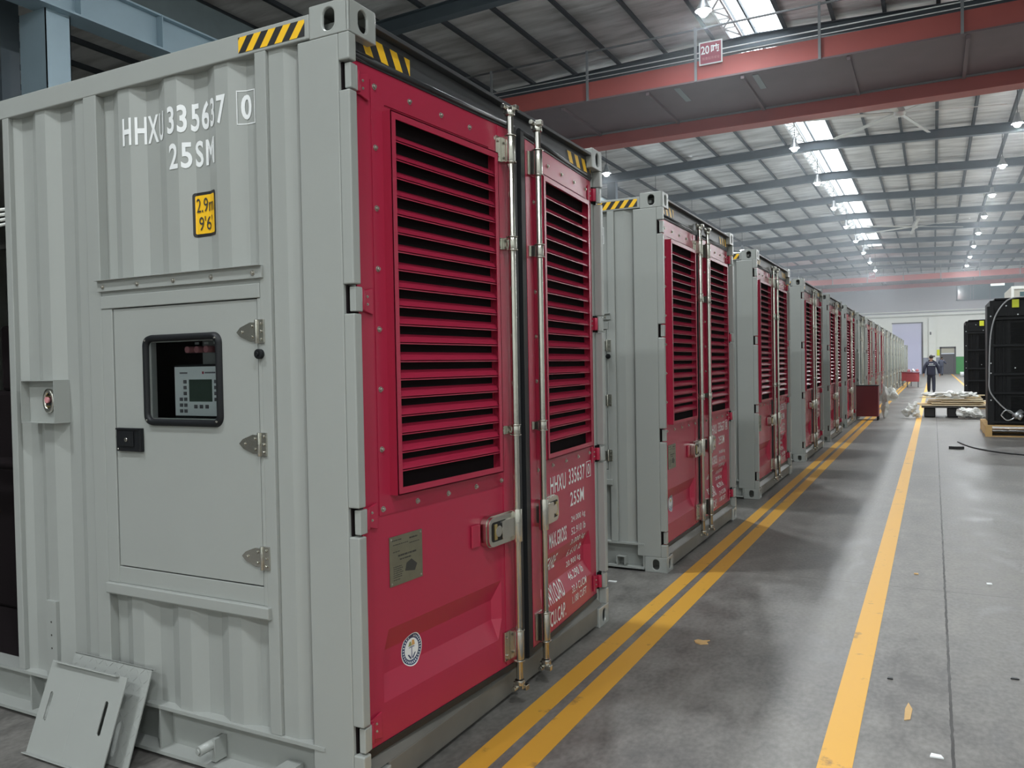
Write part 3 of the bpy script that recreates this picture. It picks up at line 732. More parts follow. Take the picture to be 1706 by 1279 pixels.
def side_details(T):
    G = M['grey']
    # control door frame
    mb = MB(); mb.box(-1.362, -.44, .004, .05, 1.925, 1.99); mb.box(-1.362, -.445, -.004, .05, 1.872, 1.927); mb.box(-1.362, -1.293, .0, .05, .70, 1.872); mb.box(-.462, -.444, .0, .05, .70, 1.872)
    mb.box(-1.362, -.444, .004, .05, .70, .772)
    mb.prism([(-.018, .70), (.03, .70), (.03, .652), (-.012, .652), (-.018, .66)], lambda u, v, w: (w, u, v), -1.362, -.425)
    mb.build('door_frame', G, T, .003)
    hd = MB(); hd.box(-1.372, -.425, -.010, .004, 1.945, 1.992); hd.box(-1.372, -.425, -.026, .004, 1.99, 1.994)
    hood = hd.build('rain_hood', G, T, .002)
    for x in (-1.333, -1.116, -.901, -.688, -.469): make_bolt('hood_rivet', (x, -.010, 1.965), (0, -1, 0), .0075, hood)
    # control door
    mb = MB()
    wx0, wx1, wz0, wz1 = -1.06, -.69, 1.41, 1.72
    mb.box(-1.287, wx0, .004, .03, .778, 1.868); mb.box(wx1, -.466, .004, .03, .778, 1.868); mb.box(wx0, wx1, .004, .03, .778, wz0); mb.box(wx0, wx1, .004, .03, wz1, 1.868)
    D = mb.build('access_door', G, T)
    def rr(x0, x1, z0, z1, r, n=6):
        pts = []
        for cx, cz, a0 in ((x1-r, z1-r, 0), (x0+r, z1-r, 90), (x0+r, z0+r, 180), (x1-r, z0+r, 270)):
            for i in range(n+1):
                t = math.radians(a0+90*i/n); pts.append((cx+r*math.cos(t), cz+r*math.sin(t)))
        return pts
    mb = MB(); f = lambda u, w, v: (u, w, v)
    A = rr(-1.098, -.653, 1.378, 1.752, .042); B = rr(-1.072, -.68, 1.406, 1.724, .024)
    n = len(A)
    prof = [(A, .004), ([((a[0]*.8+b[0]*.2), (a[1]*.8+b[1]*.2)) for a, b in zip(A, B)], -.012), ([((a[0]*.3+b[0]*.7), (a[1]*.3+b[1]*.7)) for a, b in zip(A, B)], -.014), (B, -.004), (B, .02)]
    rings = [[mb.V((p[0], y, p[1])) for p in pts] for pts, y in prof]
    for R0, R1 in zip(rings, rings[1:]):
        for i in range(n):
            fc = mb.face([R0[i], R0[(i+1) % n], R1[(i+1) % n], R1[i]])
            if fc: fc.smooth = True
    mb.build('window_seal', M['black'], D)
    for x, z in ((-1.075, 1.402), (-1.075, 1.728), (-.676, 1.402), (-.676, 1.728)): make_bolt('seal_screw', (x, -.012, z), (0, -1, 0), .004, D)
    MB().box(-1.073, -.679, .003, .006, 1.405, 1.725).build('window_pane', M['glass'], D)
    # recess behind the window with the controller
    mb = MB(); mb.box(-1.28, -.50, .16, .17, 1.3, 1.86); mb.box(-1.28, -1.27, .031, .16, 1.3, 1.86); mb.box(-.51, -.50, .031, .16, 1.3, 1.86); mb.box(-1.28, -.5, .031, .17, 1.29, 1.3); mb.box(-1.28, -.5, .031, .17, 1.86, 1.87)
    mb.mi = 1; mb.box(-.93, -.52, .155, .159, 1.62, 1.84)
    mb.build('control_box', [M['interior'], M['grey']], T)
    cx0, cx1, cz0, cz1, y = -.985, -.70, 1.418, 1.618, .06
    mb = MB(); mb.box(cx0-.008, cx1+.008, y, y+.03, cz0-.01, cz1+.01); mb.build('controller_bezel', M['black'], D, .003)
    mb = MB(); mb.box(cx0, cx1, y-.004, y, cz0, cz1); mb.mi = 1; sx0, sx1 = cx0+.085, cx0+.215; mb.box(sx0, sx1, y-.006, y-.004, cz0+.058, cz0+.148)
    mb.mi = 2
    for i in range(4): mb.box(sx1+.014, sx1+.03, y-.007, y-.004, cz0+.060+i*.024, cz0+.074+i*.024)
    for i in range(3): mb.box(sx0-.032, sx0-.016, y-.007, y-.004, cz0+.084+i*.024, cz0+.098+i*.024)
    for i in range(3): mb.box(sx0+.028+i*.032, sx0+.044+i*.032, y-.007, y-.004, cz0+.03, cz0+.045)
    for i in range(3):
        for j in range(2): mb.box(sx0-.056+j*.026, sx0-.04+j*.026, y-.007, y-.004, cz0+.012+i*.024, cz0+.026+i*.024)
    mb.box(cx0+.03, cx0+.075, y-.0045, y-.004, cz1-.028, cz1-.022); mb.mi = 3; mb.box(cx0+.16, cx0+.17, y-.0045, y-.004, cz1-.03, cz1-.02); mb.mi = 2; mb.box(cx0+.175, cx0+.235, y-.0045, y-.004, cz1-.028, cz1-.022)
    mb.build('controller', [M['pale'], M['screen'], M['doorgrey'], M['red']], D)
    for i in range(3):
        mb = MB(); x = -.96+i*.055; mb.cyl((x, .10, 1.69), (x, .154, 1.69), .014, 12); mb.mi = 1; mb.box(x-.012, x+.012, .152, .154, 1.712, 1.722)
        mb.build('push_button', [M['pink'], M['pale']], D)
    # latch
    mb = MB(); x0, x1, z0, z1 = -1.273, -1.117, 1.268, 1.366
    mb.prism(rr(x0, x1, z0, z1, .008, 3), f, 0, -.012) if False else mb.box(x0, x1, -.010, .004, z0, z1)
    mb.box(x0+.022, x1-.045, -.016, -.010, z0+.022, z1-.014); mb.box(x0, x1, -.015, -.010, z1-.008, z1); mb.box(x1-.012, x1, -.015, -.010, z0, z1)
    mb.mi = 1; mb.cyl((-1.203, -.016, 1.318), (-1.203, -.021, 1.318), .009, 14)
    for x in (x0+.01, x1-.01): mb.cyl((x, -.010, z0+.01), (x, -.014, z0+.01), .005, 8)
    mb.build('door_latch', [M['black'], M['chrome']], D, .002)
    # hinges
    for k, z in enumerate((1.745, 1.318, .885)):
        mb = MB(); fz = lambda u, v, w: (u, w, v)
        mb.prism([(-.463, z+.035), (-.50, z+.036), (-.55, z+.018), (-.57, z), (-.55, z-.018), (-.50, z-.036), (-.463, z-.035)], fz, -.002, .004)
        mb.box(-.459, -.425, -.006, .001, z-.045, z+.045)
        mb.cyl((-.4605, -.007, z-.045), (-.4605, -.007, z+.045), .007, 10)
        for dx, dz in ((-.54, 0), (-.488, .02), (-.488, -.02)): mb.cyl((dx, -.002, z+dz), (dx, -.007, z+dz), .006, 8)
        for dz in (-.03, 0, .03): mb.cyl((-.44, -.006, z+dz), (-.44, -.011, z+dz), .006, 8)
        mb.build('hinge', M['chrome'], D, .0012)
    mb = MB(); mb.cyl((-.447, 0, 1.66), (-.447, -.018, 1.66), .019, 14); mb.cyl((-.447, -.018, 1.66), (-.447, -.024, 1.66), .008, 10); mb.build('door_stop', M['black'], T, .002)
    # socket with its shroud
    x0, x1, z0, z1 = -1.895, -1.652, 1.379, 1.572
    mb = MB(); mb.box(x0, x1, -.034, .05, z1-.004, z1); mb.box(x0, x1, -.034, .05, z0, z0+.004); mb.box(x0, x0+.004, -.034, .05, z0+.004, z1-.004); mb.box(x1-.004, x1, -.034, .05, z0+.004, z1-.004)
    mb.box(x0+.004, x1-.004, .004, .008, z0+.004, z1-.004)
    S = mb.build('socket_shroud', M['grey'], T)
    mb = MB(); mb.lathe([(.030, 0), (.044, 0), (.044, .012), (.030, .012), (.030, 0)], seg=20)
    for v in mb.bm.verts: v.co = Vector((v.co.x*.85, -v.co.z, v.co.y*1.25))
    for v in mb.bm.verts: v.co += Vector((-1.737, .004, 1.478))
    mb.mi = 1; mb.box(-1.762, -1.712, .0015, .0035, 1.445, 1.51); mb.mi = 2; mb.cyl((-1.745, .003, 1.482), (-1.745, -.01, 1.482), .014, 10); mb.mi = 3; mb.box(-1.76, -1.715, -.004, .001, 1.448, 1.456); mb.box(-1.755, -1.72, -.006, .001, 1.496, 1.501)
    mb.build('power_socket', [M['chrome'], M['black'], M['pink'], M['brass']], S)
    # punched strip low on the wall
    mb = MB(); mb.box(-1.806, -1.73, -.004, .012, .216, .566); mb.mi = 1
    for z in (.35, .41, .47): mb.cyl((-1.768, -.004, z), (-1.768, -.0045, z), .005, 8)
    mb.build('punched_strip', [M['grey'], M['ink']], T)
    # lettering across the corrugations
    def L(txt, x0, x1, z0, z1, bold=.012, m='white', dy=.0022, obj='lettering', parent=T):
        bm = text_bm(txt, x1-x0, z1-z0, bold, 1.16 if bold > .02 else 1.0)
        for v in bm.verts: v.co.x += x0; v.co.y += z0
        bmesh.ops.remove_doubles(bm, verts=bm.verts[:], dist=1e-5); cut(bm, 0, [b for b in corr_breaks(x0-.01, x1+.01)]); bmesh.ops.triangulate(bm, faces=bm.faces[:])
        return lay(bm, lambda u, v: (u, corr(u)-dy, v), obj, M[m], parent)
    L('HHXU', -1.205, -.965, 2.545, 2.660, .024); L('335637', -.935, -.610, 2.555, 2.668, .024); L('0', -.548, -.502, 2.560, 2.655, .024)
    L('25SM', -.928, -.682, 2.413, 2.517, .022)
    mb = MB()
    for a in ((-.565, -.561, 2.542, 2.672), (-.489, -.485, 2.542, 2.672)): mb.box(a[0], a[1], corr(a[0])-.0016, corr(a[0])-.0008, a[2], a[3])
    for z in (2.542, 2.668):
        xs = corr_breaks(-.565, -.485)
        for xa, xb in zip(xs, xs[1:]):
            mb.face([mb.V((xa, corr(xa)-.0014, z)), mb.V((xb, corr(xb)-.0014, z)), mb.V((xb, corr(xb)-.0014, z+.004)), mb.V((xa, corr(xa)-.0014, z+.004))])
    mb.build('check_digit_box', M['white'], T)
    # height label
    bm = bmesh.new()
    def quad(x0, x1, z0, z1, mi, r=.008, d=0):
        pts = rr(x0, x1, z0, z1, r, 3); bm.faces.new([bm.verts.new((x, z, d)) for x, z in pts]).material_index = mi
    quad(-.828, -.688, 2.135, 2.312, 0, .012); quad(-.817, -.699, 2.147, 2.300, 1, .006, .0005)
    cut(bm, 0, corr_breaks(-.84, -.64))
    for v in bm.verts: v.co = Vector((v.co.x, corr(v.co.x)-.0012-v.co.z, v.co.y))
    me = bpy.data.meshes.new('height_label'); me.materials.append(M['blackp']); me.materials.append(M['yellow']); bm.to_mesh(me); bm.free()
    hl = bpy.data.objects.new('height_label', me); COL.objects.link(hl); hl.parent = T
    L('2.9m', -.810, -.705, 2.232, 2.288, .0, 'ink', .0040, 'lettering', hl); L("9'6'", -.797, -.719, 2.160, 2.216, .0, 'ink', .0040, 'lettering', hl)
    # fittings in the bottom rail
    mb = MB(); mb.cyl((-.765, .06, .11), (-.775, -.055, .10), .020, 12); mb.cyl((-.775, -.055, .10), (-.776, -.062, .10), .011, 12); mb.box(-.76, -.745, .0, .06, .04, .13); mb.build('drain_stub', M['grey'], T)
    mb = MB(); mb.box(-.40, -.33, -.02, .05, .10, .106); mb.box(-.40, -.394, -.02, .05, .04, .10); mb.box(-.336, -.33, -.02, .05, .04, .10); mb.build('earth_bracket', M['grey'], T)
    # dark plant seen through the open side
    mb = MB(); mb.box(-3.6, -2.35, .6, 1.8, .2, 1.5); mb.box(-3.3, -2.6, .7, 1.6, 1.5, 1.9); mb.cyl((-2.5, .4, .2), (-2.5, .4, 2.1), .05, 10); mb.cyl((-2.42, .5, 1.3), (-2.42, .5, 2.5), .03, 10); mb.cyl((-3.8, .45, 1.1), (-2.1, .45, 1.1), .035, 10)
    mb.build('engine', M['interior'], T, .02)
    mb = MB()
    for k in range(4): mb.tube([(-2.9, .1, 2.36+k*.025), (-2.35, .06, 2.31+k*.03), (-2.04, .08, 2.33+k*.02)], .008)
    mb.build('wiring', M['wrap'], T)
    MB().box(-2.32, -2.2, .3, .32, .7, .92).build('terminal_cover', M['whiteplastic'], T)

ORD = ['first', 'second', 'third', 'fourth', 'fifth', 'sixth', 'seventh']
GRP = 'generator containers with red louvred doors'
GRG = 'plain grey containers at the end of the row'
c1 = make_container()
def children(o, n): return [c for c in o.children if c.name.split('.')[0] == n]
YS = [0, 3.681, 7.335, 11.167, 14.65, 18.15, 21.6, 24.9, 28.3, 31.8]
LBL = ['nearest grey container with the control window and ajar red louvred doors',
       'second generator container, grey with red louvred doors, behind the nearest one',
       'third generator container in the row, its post in plain view',
       'fourth red-doored container along the double yellow line',
       'fifth red-doored container along the double yellow line',
       'sixth red-doored container, just before the grey-doored one',
       'grey-doored container with bright lock rods behind the maroon cabinet',
       'first red-doored container after the grey-doored one',
       'second red-doored container after the grey-doored one',
       'last red-doored container before the plain grey run']
grey = None
for i, y in enumerate(YS):
    if i == 0: c = c1
    elif i == 6: grey = make_container(False, False); c = grey
    else: c = copy_tree(c1, skip=('bolt', 'plate_rivet', 'hinge_bolt', 'engine', 'wiring', 'terminal_cover') if i > 2 else ())
    c.location = (0 if i < 4 else 0, y, 0)
    tag(c, LBL[i], 'container', GRG if i == 6 else GRP)
for k in range(7):
    c = copy_tree(grey); c.location = (0, 35.4+3.6*k, 0)
    tag(c, 'plain grey container, %s beyond the last red-doored one' % ORD[k], 'container', GRG)
low = copy_tree(grey); low.location = (.12, 61.2, 0); low.scale = (1, 1, .895); tag(low, 'lowest grey container closing the far end of the row', 'container', GRG)
# ajar doors on the nearest container
for d in children(c1, 'door'):
    if d.location.y < 1: d.rotation_euler[2] = -math.radians(4)
    else: d.rotation_euler[2] = math.radians(4)

# ------------------------------------------------------------------ leaning plates
def slotted_plate(name, W_, H_, slots, m, ridge=False, lip_top=True):
    """plate in local x (width), z (height) facing -y, origin bottom-left"""
    mb = MB(); xs = [0]+[(a+b)/2 for a, b in zip([s[0] for s in slots], [s[0] for s in slots][1:])]+[W_]
    for (cx, cz, rx, rz), a, b in zip(slots, xs, xs[1:]):
        mb.holed((a, 0, 0), (1, 0, 0), (0, 0, 1), (0, -1, 0), b-a, H_, (cx-a, cz, rx, rz), .006, 24)
    return mb
p = empty('slotted_cover_plate', (-1.605, -.236, .004)); p.rotation_euler[0] = -math.radians(20.5)
tag(p, 'grey steel plate with two slots leaning at the container foot', 'plate')
mb = slotted_plate('', .485, .375, [(.055, .195, .010, .058), (.405, .205, .011, .066)], M['grey'])
mb.box(.035, .44, -.020, .0, .370, .375); mb.box(0, .485, -.022, 0, 0, .004)
mb.build('plate_sheet', M['grey'], p, .0012)
q = empty('chequer_plate', (-1.575, -.150, .004)); q.rotation_euler[0] = -math.radians(19.5); tag(q, 'grey chequered plate leaning behind the slotted plate', 'plate')
mb = MB(); mb.box(0, .50, 0, .005, 0, .385); mb.box(0, .50, .0, .022, .381, .385)
for i in range(15):
    for j in range(11):
        cx, cz = .018+i*.033, .02+j*.035; s_ = 1 if (i+j) % 2 else -1
        d = .009; mb.prism([(cx-d, cz-s_*d-.0015), (cx+d, cz+s_*d-.0015), (cx+d, cz+s_*d+.0015), (cx-d, cz-s_*d+.0015)], lambda u, v, w: (u, w, v), -.0012, 0)
mb.build('plate_sheet', M['grey'], q)

# ------------------------------------------------------------------ maroon cabinet on the line
def cabinet():
    t = empty('steel_cabinet', (-.10, 20.95, 0)); tag(t, 'maroon steel cabinet standing on the double yellow line', 'cabinet')
    MB().box(0, .61, 0, .45, .10, .90).build('body', M['bin'], t, .006)
    MB().box(-.01, .62, -.01, .46, .90, .925).build('worktop', M['black'], t, .003)
    for x in (.02, .57):
        for y in (.02, .39): MB().box(x, x+.04, y, y+.04, 0, .10).build('foot', M['black'], t)
    return t
cabinet()
def sheet(name, loc, size, seed, m, amp=.06, nx=18, ny=14, drop=None):
    rnd = random.Random(seed); mb = MB(); sx, sy = size
    ph = [rnd.uniform(0, 6.28) for _ in range(8)]
    def hgt(u, v):
        h = sum(math.sin(u*(5+3.1*k)+ph[k]+v*(4+2.3*k)*(1 if k % 2 else -1)+ph[k+4])/(1+k) for k in range(4))
        e = min(u, 1-u, v, 1-v)*6; e = min(1, max(0, e))
        return (drop or 0)*e+amp*h*(.3+.7*e)+rnd.uniform(-.2, .2)*amp
    Gd = [[mb.V(((i/nx-.5)*sx+rnd.uniform(-.25, .25)*sx/nx, (j/ny-.5)*sy+rnd.uniform(-.25, .25)*sy/ny, max(.004, hgt(i/nx, j/ny)+amp*1.2))) for j in range(ny+1)] for i in range(nx+1)]
    for i in range(nx):
        for j in range(ny): mb.face([Gd[i][j], Gd[i+1][j], Gd[i+1][j+1], Gd[i][j+1]])
    o = mb.build(name, m); o.location = loc
    s = o.modifiers.new('s', 'SOLIDIFY'); s.thickness = .004; s.offset = 1
    return o
# wrap draped over a stand behind the cabinet
w1 = MB()
rnd = random.Random(5)
def crumple(mb, c, r, seed, sq=(1, 1, 1), n=3, amp=.25):
    rnd = random.Random(seed); bm = bmesh.new(); bmesh.ops.create_icosphere(bm, subdivisions=n, radius=1)
    ph = [Vector((rnd.uniform(-4, 4), rnd.uniform(-4, 4), rnd.uniform(-4, 4))) for _ in range(5)]
    vm = {}
    for v in bm.verts:
        k = 1+amp*sum(math.sin(p_.dot(v.co)*1.6+i) for i, p_ in enumerate(ph))/2.5+rnd.uniform(-.06, .06)
        vm[v] = mb.V((c[0]+v.co.x*r*k*sq[0], c[1]+v.co.y*r*k*sq[1], c[2]+v.co.z*r*k*sq[2]))
    for f in bm.faces: mb.face([vm[v] for v in f.verts])
    bm.free()
crumple(w1, (.62, 21.9, .62), .10, 4, (.8, 1, 2.2), amp=.45); crumple(w1, (.76, 22.0, .62), .11, 9, (1.3, 1, 1.2), amp=.5); crumple(w1, (.63, 21.9, .25), .09, 11, (.9, 1, 2.4), amp=.4)
tag(w1.build('plastic_wrap_bundle', M['wrap']), 'crumpled white plastic wrap heaped beside the maroon cabinet', 'wrap')

# ------------------------------------------------------------------ maroon carts far down the aisle
def cart(loc, lab, w=.7):
    t = empty('steel_cart', loc); tag(t, lab, 'cart', 'maroon steel carts down the aisle')
    MB().box(0, w, 0, .6, .32, .80).build('body', mat('cart_red', (.32, .05, .06), .5), t, .01)
    MB().box(-.02, w+.02, -.02, .62, .80, .84).build('tray', M['bin'], t)
    for x in (.03, w-.08):
        for y in (.03, .52): MB().box(x, x+.05, y, y+.05, 0, .32).build('leg', M['doorgrey'], t)
    return t
cart((.42, 48.2, 0), 'maroon cart with pink cloths on it, beside the walking person', .66)
cart((.13, 50.4, 0), 'plain maroon cart half behind the one with cloths', .55)
for i, (x, m_, l) in enumerate(((.56, 'pink', 'folded pink cloth lying on the left of the maroon cart'), (.78, 'wrap', 'white roll lying in the middle of the maroon cart'), (.98, 'pink', 'pink cloth hanging over the right of the maroon cart'))):
    mb = MB(); crumple(mb, (x, 48.5, .945), .085, 20+i, (.95, 1.2, .8)); tag(mb.build('cloth' if m_ == 'pink' else 'paper_roll', M[m_]), l, 'cloth' if m_ == 'pink' else 'roll')

# ------------------------------------------------------------------ pallet with heaped packaging
def pallet(name, loc, w, d, h, label, rz=0, group=None):
    t = empty(name, loc, rz); tag(t, label, 'pallet', group)
    n = max(4, int(d/.2))
    for k in range(3): MB().box(k*(w-.12)/2, k*(w-.12)/2+.12, 0, d, .02, h-.022).build('bearer', M['wood'], t, .004)
    for k in range(n): MB().box(0, w, k*(d-.11)/(n-1), k*(d-.11)/(n-1)+.11, h-.022, h).build('deck_board', M['wood'], t, .003)
    for k in range(3): MB().box(0, w, k*(d-.1)/2, k*(d-.1)/2+.1, 0, .02).build('base_board', M['wood'], t)
    return t
ph = empty('packing_trolley', (1.5, 22.4, 0)); tag(ph, 'dark low trolley under the heap of packaging', 'trolley')
MB().box(0, 1.5, 0, 1.0, .26, .32).build('platform', M['doorgrey'], ph, .01)
for x in (.06, .62):
    for y in (.08, .8): MB().box(x, x+.28, y, y+.12, 0, .26).build('wheel_block', M['rubber'], ph, .03)
rnd = random.Random(12)
LAY = ['lowest', 'second lowest', 'third lowest', 'middle', 'fifth', 'sixth', 'topmost']
for k, (x, y, l, w, a, m_) in enumerate(((1.45, 22.3, 1.72, .9, 0, 'wood'), (1.40, 22.42, 1.5, .6, .0, 'cardboard'), (1.75, 22.35, 1.25, .5, .0, 'wood'), (1.62, 22.5, 1.35, .5, .0, 'cardboard'), (1.98, 22.4, 1.05, .45, 0, 'wood'), (1.66, 22.5, 1.0, .4, 0, 'cardboard'), (1.85, 22.45, 1.1, .3, 0, 'wood'))):
    o = MB().box(0, l, 0, w, 0, .024).build('plank' if m_ == 'wood' else 'cardboard_sheet', M['board'] if m_ == 'wood' else M[m_], None, .003); o.location = (x, y, .322+k*.0262); o.rotation_euler = (0, 0, rnd.uniform(-.08, .08))
    tag(o, ('pale wooden board, %s layer of the packaging heap' if m_ == 'wood' else 'flattened brown cardboard, %s layer of the packaging heap') % LAY[k], 'plank' if m_ == 'wood' else 'cardboard', 'boards in the packaging heap')
z0 = .322+7*.0262
mb = MB()
for k, (x, y, r) in enumerate(((1.72, 22.55, .11), (1.90, 22.6, .15), (2.05, 22.5, .13), (2.2, 22.65, .17), (2.38, 22.5, .12), (2.52, 22.6, .14), (2.70, 22.5, .10))): crumple(mb, (x, y, z0+.065), r, 40+k, (1.25, .8, .45), amp=.6)
zmin = min(v.co.z for v in mb.bm.verts)
for v in mb.bm.verts: v.co.z += z0+.003-zmin
for k, (x, y, a, l) in enumerate(((1.45, 22.95, .05, 1.5), (1.62, 23.05, -.12, 1.3), (1.95, 22.98, .16, 1.1))):
    o = MB().box(0, l, 0, .06, 0, .025).build('lath', M['board'], None, .003); o.location = (x, y, z0+.002+k*.0275); o.rotation_euler = (0, 0, a)
    tag(o, ('thin pale lath lying across the back of the packaging heap, %s of three' % ('lowest', 'middle one', 'topmost')[k]), 'lath', 'laths on the packaging heap')
tag(mb.build('plastic_wrap_heap', M['wrap']), 'heap of crumpled translucent wrap on top of the packaging', 'wrap')
mb = MB(); crumple(mb, (1.30, 22.0, .30), .10, 60, (1.2, 1, 1.2), amp=.5); crumple(mb, (1.18, 22.0, .16), .09, 61, (1.3, 1, 1.1), amp=.5); crumple(mb, (1.38, 22.0, .12), .08, 62, (1.2, 1, 1.3), amp=.4)
tag(mb.build('torn_wrap', M['wrap']), 'torn wrap trailing off the left of the packaging heap', 'wrap')
mb = MB(); crumple(mb, (2.72, 21.95, .15), .14, 70, (1.5, 1, .9), amp=.4); crumple(mb, (2.46, 21.95, .14), .12, 71, (1.1, 1, 1.0), amp=.4)
tag(mb.build('plastic_bag', M['wrap']), 'clear plastic bag slumped on the floor under the packaging', 'bag')

# ------------------------------------------------------------------ black radiator units
def radiator(loc, lab):
    t = empty('radiator_unit', loc); tag(t, lab, 'machine', 'tall black radiator units'); R_ = M['radiator']
    w, d, h = 2.3, 1.7, 2.52
    MB().box(.02, w-.02, .04, d, 0, h).build('casing', R_, t, .01)
    for x in (-.03, w-.09): MB().box(x, x+.12, -.03, .05, 0, h-.12).build('frame_upright', R_, t, .005)
    for z in (.03, .62, 1.0, 1.58, 2.12): MB().box(.0, w, -.035, .04, z, z+.05).build('cross_rail', R_, t, .004)
    for z0, z1 in ((.09, .6), (.68, .98), (1.06, 1.56), (1.64, 2.10)):
        mb = MB(); n = int((z1-z0)/.028)
        for k in range(n): mb.box(.38, w-.1, -.006, .04, z0+k*.028, z0+k*.028+.006)
        for x in (.12, .18, .24, .30): mb.box(x, x+.012, -.01, .04, z0, z1)
        mb.build('fin_core', R_, t)
    mb = MB(); mb.box(.05, w-.05, -.02, .04, 2.2, 2.26)
    for k in range(40): mb.box(.3+k*.048, .325+k*.048, -.03, -.02, 2.19, 2.27)
    mb.build('bolted_flange', R_, t)
    MB().box(.10, w-.1, .0, d-.1, h, h+.04).build('top_tank', R_, t, .01)
    for (x, z) in ((.03, .5), (.03, 1.05), (.03, 1.25), (.03, 1.75), (.03, 2.2), (.45, 1.15), (.5, 2.22), (.3, 2.4)): MB().cyl((x, -.03, z), (x, -.05, z), .014, 8).build('bolt', M['alu'], t)
    MB().box(.40, .52, -.045, -.036, 2.36, 2.52).build('paper_tag', M['tag'], t)
    return t
r1 = radiator((2.80, 16.8, .23), 'nearer tall black radiator on its wooden pallet, right edge')
mb = MB()
pts = [(.62, -.06, 2.56), (.42, -.06, 2.55), (.27, -.06, 2.46), (.12, -.06, 2.22), (.04, -.06, 1.9), (.01, -.06, 1.5), (.0, -.06, 1.0), (.0, -.06, .75), (.05, -.06, .6), (.2, -.06, .4), (.34, -.06, .27), (.45, -.07, .22)]
def smooth(pts, n=5):
    P = [Vector(p) for p in pts]; out = []
    for i in range(len(P)-1):
        p0, p1, p2, p3 = P[max(i-1, 0)], P[i], P[i+1], P[min(i+2, len(P)-1)]
        for k in range(n):
            t = k/n; out.append(.5*((2*p1)+(-p0+p2)*t+(2*p0-5*p1+4*p2-p3)*t*t+(-p0+3*p1-3*p2+p3)*t*t*t))
    out.append(P[-1]); return out
mb.tube(smooth(pts), .014); mb.build('hose', M['cable'], r1)
mb = MB(); mb.cyl((.42, -.12, .17), (.56, -.05, .28), .055, 12); mb.cyl((.50, -.12, .12), (.56, -.12, .22), .035, 10); mb.tube(smooth([(.2, -.08, .2), (.28, -.09, .3), (.4, -.09, .26), (.42, -.09, .15), (.3, -.09, .1), (.2, -.08, .2)]), .013); mb.build('valve', M['alu'], r1)
pallet('wooden_pallet', (2.72, 16.62, 0), 2.5, 2.0, .228, 'yellow wooden pallet under the nearer black radiator', group='pallets under the radiators')
r2 = radiator((2.68, 27.0, .23), 'farther tall black radiator behind the packaging heap')
pallet('wooden_pallet', (2.62, 26.85, 0), 2.5, 2.0, .228, 'wooden pallet under the farther black radiator', group='pallets under the radiators')
# beige control cabin behind the machines
t = empty('beige_cabin', (4.15, 30, 0)); tag(t, 'tall beige cabin top showing above the black radiator', 'cabin')
MB().box(0, 2.4, 0, 3, .0, 3.98).build('body', M['beige'], t, .01)
mb = MB(); mb.box(.0, 2.4, -.02, 0, 3.9, 4.0); mb.box(0, .08, -.02, 0, 0, 3.9); mb.build('frame', M['wallw'], t)
MB().box(.25, 2.2, -.015, -.001, 3.3, 3.8).build('window', M['glasswin'], t)

# ------------------------------------------------------------------ people
def skin_obj(name, chains, m, parent, lvl=2):
    """chains: lists of (co, r); the first vertex of the first chain is the root; equal coordinates weld"""
    vs = []; rs = []; es = []; idx = {}
    for ch in chains:
        prev = None
        for co, r in ch:
            k = tuple(round(c, 4) for c in co)
            if k not in idx: idx[k] = len(vs); vs.append(co); rs.append(r)
            i = idx[k]
            if prev is not None and prev != i: es.append((prev, i))
            prev = i
    me = bpy.data.meshes.new(name); me.from_pydata(vs, es, []); me.materials.append(m)
    o = bpy.data.objects.new(name, me); COL.objects.link(o)
    if parent: o.parent = parent
    sm = o.modifiers.new('skin', 'SKIN'); sm.use_smooth_shade = True
    layer = me.skin_vertices[0] if me.skin_vertices else None
    if layer is None:
        bpy.context.view_layer.objects.active = o; bpy.ops.mesh.customdata_skin_add(); layer = me.skin_vertices[0]
    for i, r in enumerate(rs):
        layer.data[i].radius = r if isinstance(r, tuple) else (r, r)
    layer.data[0].use_root = True
    ss = o.modifiers.new('sub', 'SUBSURF'); ss.levels = 1; ss.render_levels = 1
    return o
